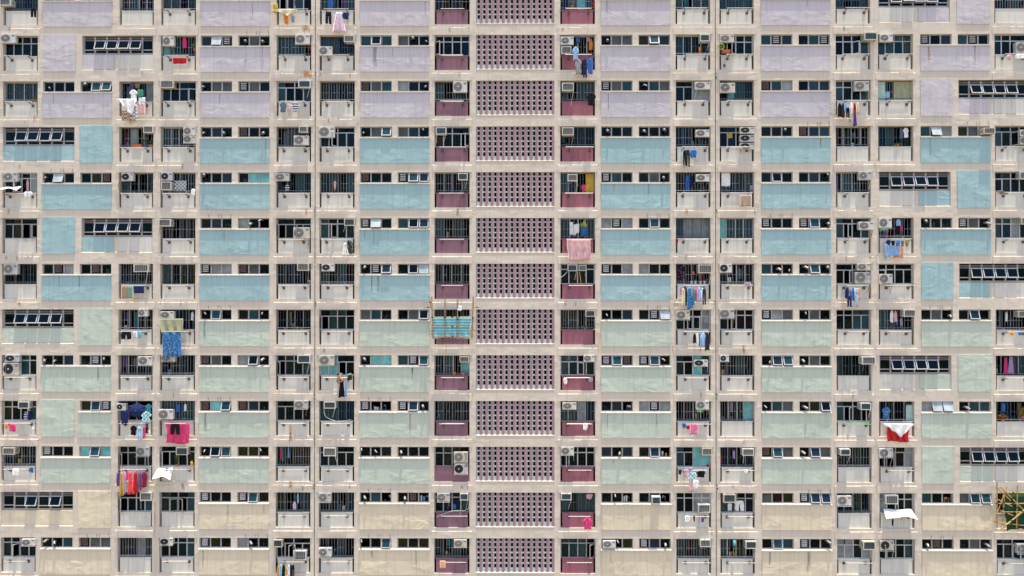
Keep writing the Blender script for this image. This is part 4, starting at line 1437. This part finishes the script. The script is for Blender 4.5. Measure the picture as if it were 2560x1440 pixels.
for i, (kind, inside, colr, x0, z0, x1, z1, c, r) in enumerate(items):
    y = .19 if inside else -.42 + rng.uniform(-.02, .02)
    if kind == 'h': y = -.31
    if kind == 'p' and not inside: y = -.47
    if kind == 'v': y -= .10
    if kind == 'h' and colr in ('peach', 'red'): y += .09
    name, word = KN[kind]
    mb = garment(kind, x0, x1, z0, z1, y, cloth_mat(colr))
    o = mb.build(name)
    same = seen[(kind, colr, c, r, inside)]
    look = WORD.get(colr, colr) + ' ' + word
    if len(same) > 1:
        order = sorted(same, key=lambda q: items[q][3]).index(i)
        look = (['left', 'right'] if len(same) == 2 else ['left', 'middle', 'right', 'far right'])[min(order, 3)] + ' ' + look
    verb = 'inside' if inside else 'hanging,'
    tag(o, f'{look} {verb} {place_words(c, r, (x0 + x1) / 2 * S + 1280)}', word, 'laundry hanging on the balconies')

# ---------------------------------------------------------------- odd things
def leaves(mb, cx, cy, cz, rx, ry, rz, n, mats, size=.05):
    for _ in range(n):
        while True:
            p = Vector((rng.uniform(-1, 1), rng.uniform(-1, 1), rng.uniform(-1, 1)))
            if p.length < 1: break
        c = Vector((cx + p.x * rx, cy + p.y * ry, cz + p.z * rz))
        d = Vector((rng.uniform(-1, 1), rng.uniform(-1, .2), rng.uniform(-.4, 1))).normalized()
        u = d.orthogonal().normalized(); v = d.cross(u)
        s_ = size * rng.uniform(.6, 1.3)
        mb.add([tuple(c - u * s_), tuple(c + v * s_ * .5), tuple(c + u * s_), tuple(c - v * s_ * .5)], [(0, 1, 2, 3)], rng.choice(mats))
for nm, y, x0, z0, x1, z1 in ODDS:
    xc, zc = (x0 + x1) / 2, (z0 + z1) / 2
    W, H = x1 - x0, z1 - z0
    c, r = cell_of(xc, zc)
    pw = place_words(c, r, xc * S + 1280)
    if nm in ('pot', 'claypot'):
        root = empty('plant_pot', (0, 0, 0), '', 'plant pot', 'pots on the parapet tops')
        mb = MB(); zb = Z(r, 52) + .032
        m_ = 'pot_grey' if nm == 'pot' else 'terracotta'
        mb.tube((xc, .12, zb), (xc, .12, zb + H * .8), W * .38, m_, 14, W * .5); mb.tube((xc, .12, zb + H * .8), (xc, .12, zb + H), W * .54, m_, 14)
        mb.build('pot', root)
        mb = MB(); leaves(mb, xc, .12, zb + H * 1.2, W * .35, .06, H * .3, 26, ['leaf'], .03); mb.build('foliage', root)
        side = round((xc - (X(BAL[c][0]))) / L(88) * 10)
        od = {3: 'first', 4: 'first', 5: 'second', 6: 'third', 7: 'third', 8: 'fourth'}
        root['label'] = f'{"small grey" if nm == "pot" else "terracotta"} plant pot {"" if nm == "pot" else ("left" if xc < X(1140) else "right") + " "}on {pw}'
        if nm == 'pot':
            k = sum(1 for o in bpy.data.objects if o.get('_k') == 1); root['_k'] = 1
            root['label'] = f'{["first","second","third","fourth"][k]} grey plant pot from left, {pw}'
    elif nm == 'planter':
        root = empty('planter', (0, 0, 0), f'long red planter trough on {pw}', 'planter')
        mb = MB(); zb = Z(r, 52) + .032
        mb.prism_x([(.02, zb), (.17, zb), (.19, zb + .17), (0, zb + .17)][::-1], x0, x1, 'terracotta'); mb.build('trough', root)
        mb = MB(); leaves(mb, xc, .1, zb + .2, W * .45, .07, .06, 50, ['leaf', 'leaf_lime'], .035); mb.build('foliage', root)
    elif nm in ('plant', 'flowers'):
        lush = y < .04
        root = empty('potted_plant', (0, 0, 0), f'{("trailing" if c == "M" and xc > X(2535) else "lush flowering") if lush else "leafy green"} potted plant on {pw}', 'potted plant')
        zb = max(z0, Z(r, 52) + .032) if y >= 0 else z0
        mb = MB(); mb.tube((xc, .1, zb), (xc, .1, zb + .12), .06, 'terracotta', 12, .08); mb.build('pot', root)
        mb = MB()
        leaves(mb, xc, .1, (zb + .1 + z1) / 2, W / 2, .1, max(.1, (z1 - zb - .1) / 2), 130, ['leaf', 'leaf', 'leaf_lime'] + (['petal', 'petal_orange'] if lush else ['leaf']), .05)
        mb.build('foliage', root)
        mb = MB(); mb.tube((xc, .1, zb + .1), (xc, .1, (zb + z1) / 2), .012, 'leaf', 5); mb.build('stem', root)
    elif nm == 'flower':
        root = empty('paper_flower', (0, 0, 0), f'orange sunflower ornament in window, {pw}', 'ornament')
        mb = MB()
        for k in range(8):
            a = 2 * pi * k / 8
            mb.tube((xc + .08 * cos(a), .2, zc + .08 * sin(a)), (xc + W * .45 * cos(a), .2, zc + W * .45 * sin(a)), .05, 'petal_orange', 8, .02)
        mb.build('petals', root)
        mb = MB(); disc(mb, xc, zc, .17, .09, 'petal', 14, t=.03); mb.build('centre', root)
    elif nm == 'wheel':
        mb = MB(); n = 20
        pts = [(xc + W / 2 * cos(2 * pi * k / n), y, zc + W / 2 * sin(2 * pi * k / n)) for k in range(n + 1)]
        mb.path(pts, .03, 'leaf_lime')
        for k in range(5):
            a = 2 * pi * k / 5
            mb.tube((xc, y, zc), (xc + W / 2 * cos(a), y, zc + W / 2 * sin(a)), .018, 'leaf_lime', 6)
        disc(mb, xc, zc, y - .03, .07, 'leaf', 12, t=.04)
        mb.tube((xc, y, zc), (xc, .2, zc), .015, 'leaf', 6)
        tag(mb.build('toy_wheel'), f'lime green toy wheel, {pw}', 'toy')
    elif nm == 'tray':
        mb = MB()
        mb.prism_x([(y - .1, z0), (y + .14, z0), (y + .17, z1), (y - .14, z1)][::-1], x0, x1, 'terracotta')
        mb.tube((xc, y, z1), (xc, .2, z1 + .12), .012, 'alu_dark', 5)
        tag(mb.build('hanging_tray'), f'orange hanging tray, {pw}', 'tray')
    elif nm in ('flask', 'bottle', 'jug'):
        mb = MB(); m_ = {'flask': 'mark_dark', 'bottle': 'clutter_white', 'jug': 'clutter_yellow'}[nm]
        if nm == 'jug': y = .1; z0 = Z(r, 52) + .032; z1 = z0 + H
        mb.tube((xc, y, z0), (xc, y, z0 + H * .65), W * .45, m_, 12); mb.tube((xc, y, z0 + H * .65), (xc, y, z0 + H * .85), W * .45, m_, 12, W * .18)
        mb.tube((xc, y, z0 + H * .85), (xc, y, z1), W * .18, m_, 8)
        if nm != 'jug': mb.tube((xc, y, z1), (xc, y, z1 + .25), .008, 'alu_dark', 4)
        tag(mb.build('bottle'), f'{dict(flask="dark", bottle="white", jug="yellow")[nm]} bottle, {pw}', 'bottle')
    elif nm == 'awning':
        root = empty('sheet_awning', (0, 0, 0), f'white sloping awning sheet, {pw}', 'awning')
        mb = MB(); nx, ny = 12, 4; vs = []
        for s_ in (0, 1):
            for j in range(ny + 1):
                for i in range(nx + 1):
                    u, v = i / nx, j / ny
                    vs.append((x0 + W * (u * (1 - .12 * (1 - v)) + .06 * (1 - v)), .06 - .62 * v, z1 - H * v * (1 - .3 * sin(u * pi)) + .03 * sin(u * 9 + v * 2) + s_ * .012))
        n1 = (nx + 1) * (ny + 1); fs = []
        for s_ in (0, 1):
            for j in range(ny):
                for i in range(nx):
                    a = s_ * n1 + j * (nx + 1) + i; q = (a, a + 1, a + nx + 2, a + nx + 1)
                    fs.append(q[::-1] if s_ == 0 else q)
        mb.add(vs, fs, 'cloth_white', True); mb.build('sheet', root)
        mb = MB()
        for q in (.12, .5, .88): mb.tube((x0 + W * q, .06, z1 - .03), (x0 + W * q, -.55, z0 - .01), .014, 'steel_rust', 5)
        mb.build('strut', root)
    elif nm == 'hanger':
        mb = MB(); m_ = 'leaf_lime' if r == 5 and c == 'H' else 'rod_green'
        n = 16
        pts = [(xc + W / 2 * cos(2 * pi * k / n), y + .1 * sin(2 * pi * k / n), zc) for k in range(n + 1)]
        mb.path(pts, .014, m_)
        for k in range(0, n, 4): mb.tube(pts[k], (xc, y, z1), .01, m_, 5)
        for k in range(n): mb.tube(pts[k], (pts[k][0], pts[k][1], z0 + .02 * (k % 3)), .012, m_, 5)
        mb.tube((xc, y, z1), (xc, y, z1 + .12), .01, m_, 5)
        tag(mb.build('peg_hanger'), f'green round peg hanger, {pw}', 'peg hanger', 'round peg hangers')
    elif nm == 'umbrella':
        root = empty('umbrella', (0, 0, 0), f'open navy umbrella hung up to dry, {pw}', 'umbrella')
        mb = MB(); n = 8; R_ = W / 2
        rings_ = []
        for q, dep in ((0, -.22), (.35, -.19), (.7, -.10), (1, 0)):
            ringp = []
            for k in range(n * 2):
                a = 2 * pi * k / (n * 2)
                rr = R_ * q * (1 if k % 2 == 0 else .95)
                ringp.append((xc + rr * cos(a), y + dep, zc + rr * sin(a)))
            rings_.append(ringp)
        vs = [p for rg in rings_ for p in rg]; fs = []
        for j in range(3):
            for k in range(n * 2):
                a = j * n * 2 + k; b = j * n * 2 + (k + 1) % (n * 2)
                fs.append((a, b, b + n * 2, a + n * 2))
        mb.add(vs, fs, cloth_mat('navy')); mb.build('canopy', root)
        for k in range(n):
            mb = MB(); a = 2 * pi * k / n
            mb.tube((xc, y - .225, zc), (xc + R_ * .7 * cos(a), y - .105, zc + R_ * .7 * sin(a)), .006, 'mark_blue', 4)
            mb.tube((xc + R_ * .7 * cos(a), y - .105, zc + R_ * .7 * sin(a)), (xc + R_ * cos(a), y - .004, zc + R_ * sin(a)), .006, 'mark_blue', 4)
            mb.build('rib', root)
        mb = MB(); mb.tube((xc, y - .26, zc), (xc, y + .45, zc), .012, 'alu_dark', 6); mb.build('shaft', root)
    elif nm == 'basket':
        root = empty('hanging_basket', (0, 0, 0), f'dark green basket of pale flowers, {pw}', 'basket')
        zt = z0 + H * .72
        mb = MB(); mb.tube((xc, y, z0), (xc, y, zt), W * .36, 'net_green', 14, W * .5); mb.build('basket', root)
        mb = MB(); leaves(mb, xc, y, zt + .05, W * .45, .1, .07, 70, ['clutter_white', 'leaf_lime', 'leaf'], .05); mb.build('flowers', root)
        mb = MB(); mb.tube((xc, y, zt), (xc, .1, z1 + .02), .01, 'alu_dark', 5); mb.build('hook', root)
    elif nm == 'balloon':
        mb = MB(); n, k_ = 14, 8; vs = []; fs = []
        for j in range(k_ + 1):
            ph = pi * j / k_
            for i in range(n):
                a = 2 * pi * i / n
                vs.append((xc + W / 2 * sin(ph) * cos(a), y + W / 2 * sin(ph) * sin(a), zc + H / 2 * cos(ph)))
        for j in range(k_):
            for i in range(n): fs.append((j * n + i, (j + 1) * n + i, (j + 1) * n + (i + 1) % n, j * n + (i + 1) % n))
        mb.add(vs, fs, cloth_mat('cyan'), True)
        mb.tube((xc, y, z0), (xc, y + .2, z0 - .6), .008, 'rod', 4)
        tag(mb.build('balloon'), f'blue balloon, {pw}', 'balloon')
    elif nm == 'bag':
        root = empty('plastic_bag', (0, 0, 0), f'white plastic bag tied to bamboo, {COLNAME["F"]}, {ROWNAME[7]}', 'bag')
        mb = garment('c', x0, x1, z0, z0 + H * .6, y - .25, cloth_mat('white')); mb.build('bag', root)
        mb = MB(); mb.tube((xc, y - .25, z0 + H * .5), (xc - .03, y - .25, z1), .012, 'clutter_white', 5); mb.build('tie', root)
    elif nm == 'shoes':
        for k in (0, 1):
            mb = MB(); xx = x0 + W * (.25 + .5 * k)
            mb.tube((xx, .17, z0), (xx, .17, z1), W * .2, 'clutter_white', 10, W * .14)
            mb.tube((xx, .13, z0 + .02), (xx, .13, z0 + H * .45), W * .16, 'pot_grey', 8, W * .1)
            tag(mb.build('shoe'), f'{["left", "right"][k]} pale canvas shoe propped up to dry, {pw}', 'shoe', 'shoes drying')
for o in bpy.data.objects:
    if '_k' in o: del o['_k']

# ---------------------------------------------------------------- bamboo scaffolds
roots = {'a': empty('bamboo_scaffold', (0, 0, 0), f'bamboo scaffold round the {COLNAME["F"]}, {ROWNAME[7]}', 'scaffold', 'bamboo scaffolds'),
         'b': empty('bamboo_scaffold', (0, 0, 0), f'tangle of golden bamboo poles over the {COLNAME["M"]}', 'scaffold', 'bamboo scaffolds')}
for nm, y, th, a, b, c, d in POLES:
    mb = MB(); m_ = 'bamboo' if nm == 'a' else 'bamboo_gold'
    p, q = Vector((a, y, b)), Vector((c, y, d)); ln = (q - p).length; n = max(2, int(ln / .38))
    for k in range(n):
        u, v = p.lerp(q, k / n), p.lerp(q, (k + 1) / n)
        mb.tube(u, v, th * .72, m_, 8, th * .66)
        if k: mb.tube(u - (q - p).normalized() * .012, u + (q - p).normalized() * .012, th * .84, m_, 8)
    mb.build('pole', roots[nm])
for nm in 'ab':
    mids = [((a + c) / 2, y, (b + d) / 2) for n_, y, th, a, b, c, d in POLES if n_ == nm]
    for (mx_, my_, mz_) in mids:
        mb = MB(); mb.tube((mx_, my_, mz_ - .03), (mx_, my_, mz_ + .03), .06, 'bamboo_tie', 8); mb.build('lashing', roots[nm])
    f = 'F' if nm == 'a' else 'M'; rr = 7 if nm == 'a' else 11
    for q in (.22, .8):
        xx = X(BAL[f][0]) + L(88) * q; zz = Z(rr, 70)
        mb = MB(); mb.tube((xx, .1, zz - .25), (xx, -.5, zz), .02, 'steel_rust', 6); mb.build('brace', roots[nm])
ax0, ax1 = X(1081), X(1181)
mb = garment('h', ax0, ax1, Z(7, 71), Z(7, 17.5), -.44, cloth_mat('tarp'))
tag(mb.build('tarpaulin'), f'turquoise and white striped tarpaulin tied to bamboo poles, {ROWNAME[7]}', 'tarpaulin')
mb = garment('h', X(2494), X(2584), Z(11, 86), Z(11, -2), -.42, 'net_green')
tag(mb.build('scaffold_net'), 'dark green scaffold net behind golden bamboo poles', 'net')

# loose hoses and cables
def cable(pts, r, m, label):
    mb = MB(); q = []
    P = [Vector(p) for p in pts]
    for i in range(len(P) - 1):
        p0, p1, p2, p3 = P[max(i - 1, 0)], P[i], P[i + 1], P[min(i + 2, len(P) - 1)]
        for k in range(6):
            t = k / 6
            q.append(.5 * ((2 * p1) + (p2 - p0) * t + (2 * p0 - 5 * p1 + 4 * p2 - p3) * t * t + (3 * p1 - p0 - 3 * p2 + p3) * t ** 3))
    q.append(P[-1])
    mb.path(q, r, m)
    tag(mb.build('hose'), label, 'hose', 'drain hoses on the facade')
def at(px, py, y): return (X(px), y, ZP(py))
cable([at(1417, 680, -.1), at(1408, 690, -.12), at(1395, 697, -.08), at(1393, 706, -.06)], .018, 'rod', f'white drain hose at left, {COLNAME["H"]}, {ROWNAME[6]}')
cable([at(1448, 680, -.2), at(1451, 700, -.2), at(1452, 714, -.16)], .014, 'rod_yellow', f'yellow drain hose at middle, {COLNAME["H"]}, {ROWNAME[6]}')
cable([at(1482, 823, -.1), at(1494, 829, -.08), at(1497, 850, -.06), at(1496, 871, -.05)], .014, 'rod_yellow', f'cream drain hose at right, {COLNAME["H"]}, {ROWNAME[7]}')
cable([at(812, 1018, -.15), at(814, 1036, -.17), at(826, 1047, -.15), at(850, 1053, -.1), at(878, 1049, -.05)], .016, 'rod', f'pale drain hose, {COLNAME["E"]}, {ROWNAME[9]}')
cable([at(778, 909, -.15), at(785, 916, -.1), at(787, 930, -.08), at(786, 975, -.08)], .016, 'rod', f'pale drain hose, {COLNAME["D"]}, {ROWNAME[8]}')
cable([at(1173, 1235, -.1), at(1170, 1272, -.1), at(1130, 1277, -.1), at(1092, 1292, -.05)], .016, 'rod', f'pale drain hose, {COLNAME["F"]}, {ROWNAME[11]}')
cable([at(302, 448, -.1), at(297, 462, -.12), at(301, 478, -.1), at(312, 484, -.05)], .02, 'bamboo', f'brown drain hose, {COLNAME["B"]}, {ROWNAME[4]}')

# ---------------------------------------------------------------- the person leaning out
def skin_body(name, verts, edges, radii, m, root_i, parent=None, sub=2):
    me = bpy.data.meshes.new(name); me.from_pydata(verts, edges, []); me.update()
    o = bpy.data.objects.new(name, me); COL.objects.link(o)
    me.materials.append(M[m])
    sk = o.modifiers.new('skin', 'SKIN'); sk.use_smooth_shade = True
    layer = me.skin_vertices[0].data
    for i, rr in enumerate(radii):
        layer[i].radius = (rr, rr) if not isinstance(rr, tuple) else rr
        layer[i].use_root = (i == root_i)
    s = o.modifiers.new('sub', 'SUBSURF'); s.levels = sub; s.render_levels = sub
    if parent: o.parent = parent
    return o
hx, hy, hz = at(851.5, 938.5, -.42)
person = empty('person', (hx, .2, Z(8, 52)), 'person in pale khaki top leaning far out to hang laundry', 'person')
def P(*a): return (a[0] - hx, a[1] - .2, a[2] - Z(8, 52))
zs = hz - .20
V = [P(hx - .02, .42, hz + .02), P(hx - .02, .15, hz + .05), P(hx - .03, -.12, hz - .04), P(hx - .04, -.26, zs - .04),     # pelvis, waist, chest, collar
     P(hx - .01, -.36, hz - .09), P(hx, -.43, hz + .01), P(hx + .005, -.45, hz + .08),                              # neck, head
     P(hx - .16, -.24, zs - .02), P(hx - .06, -.34, zs - .26), P(hx + .20, -.46, zs - .10), P(hx + .27, -.48, zs - .02),   # near arm
     P(hx + .12, -.22, zs), P(hx + .22, -.34, zs - .16), P(hx + .36, -.46, zs - .02), P(hx + .40, -.47, zs + .05)]
E = [(0,1),(1,2),(2,3),(3,4),(4,5),(5,6),(3,7),(7,8),(8,9),(9,10),(3,11),(11,12),(12,13),(13,14)]
rad = [.13, .10, .12, .12, .055, (.085, .10), .06, .065, .048, .034, .03, .06, .045, .032, .03]
skin_body('body', V, E, rad, 'skin', 0, person)
# fingers: short bent chains rooted in each palm
for (bx, by, bz), sgn in ((V[10], 1), (V[14], 1)):
    fv, fe, fr_ = [(bx, by, bz)], [], [.022]
    for k in range(4):
        o0 = len(fv)
        fv += [(bx + .03 + .004 * k, by - .02 + .014 * k, bz + .03 - .018 * k), (bx + .06, by - .03 + .014 * k, bz + .025 - .018 * k), (bx + .07, by - .01 + .014 * k, bz + .0 - .018 * k)]
        fr_ += [.010, .009, .008]; fe += [(0, o0), (o0, o0 + 1), (o0 + 1, o0 + 2)]
    o0 = len(fv)
    fv += [(bx + .0, by - .03, bz + .035), (bx + .03, by - .045, bz + .045)]; fr_ += [.011, .009]; fe += [(0, o0), (o0, o0 + 1)]
    skin_body('hand', fv, fe, fr_, 'skin', 0, person, 1)
# top, cropped at the neck, sleeves to the elbow
plain('khaki_top', (.24, .23, .17, 1), .9)
idx = [0, 1, 2, 3, 7, 8, 11, 12]; mp_ = {v: i for i, v in enumerate(idx)}
skin_body('top', [V[i] for i in idx], [(mp_[a], mp_[b]) for a, b in E if a in mp_ and b in mp_], [.14, .11, .13, .135, .08, .06, .075, .055], 'khaki_top', 0, person)
# face
def head_part(name, parts, m):
    mb = MB()
    for (cx, cy, cz, rx, ry, rz) in parts:
        n, k_ = 10, 6; vs = []; fs = []
        for j in range(k_ + 1):
            ph = pi * j / k_
            for i in range(n):
                a = 2 * pi * i / n
                vs.append((cx + rx * sin(ph) * cos(a), cy + ry * sin(ph) * sin(a), cz + rz * cos(ph)))
        for j in range(k_):
            for i in range(n): fs.append((j * n + i, (j + 1) * n + i, (j + 1) * n + (i + 1) % n, j * n + (i + 1) % n))
        mb.add(vs, fs, m, True)
    mb.build(name, person)
h = V[5]
head_part('hair', [(h[0] - .03, h[1] + .03, h[2] + .07, .095, .10, .085)], 'hair')
head_part('nose', [(h[0] + .015, h[1] - .105, h[2] - .005, .014, .022, .022)], 'skin')
head_part('eye', [(h[0] - .02, h[1] - .088, h[2] + .025, .011, .010, .008), (h[0] + .045, h[1] - .088, h[2] + .025, .011, .010, .008)], 'mark_dark')
head_part('mouth', [(h[0] + .012, h[1] - .09, h[2] - .042, .024, .010, .006)], 'petal')
head_part('ear', [(h[0] - .088, h[1], h[2] + .005, .014, .022, .032), (h[0] + .088, h[1], h[2] + .005, .014, .022, .032)], 'skin')

# ---------------------------------------------------------------- ground far below
mb = MB()
mb.add([(-900, -900, BASE), (900, -900, BASE), (900, 900, BASE), (-900, 900, BASE)], [(0, 1, 2, 3)], 'earth')
g = mb.build('ground'); g['kind'] = 'structure'
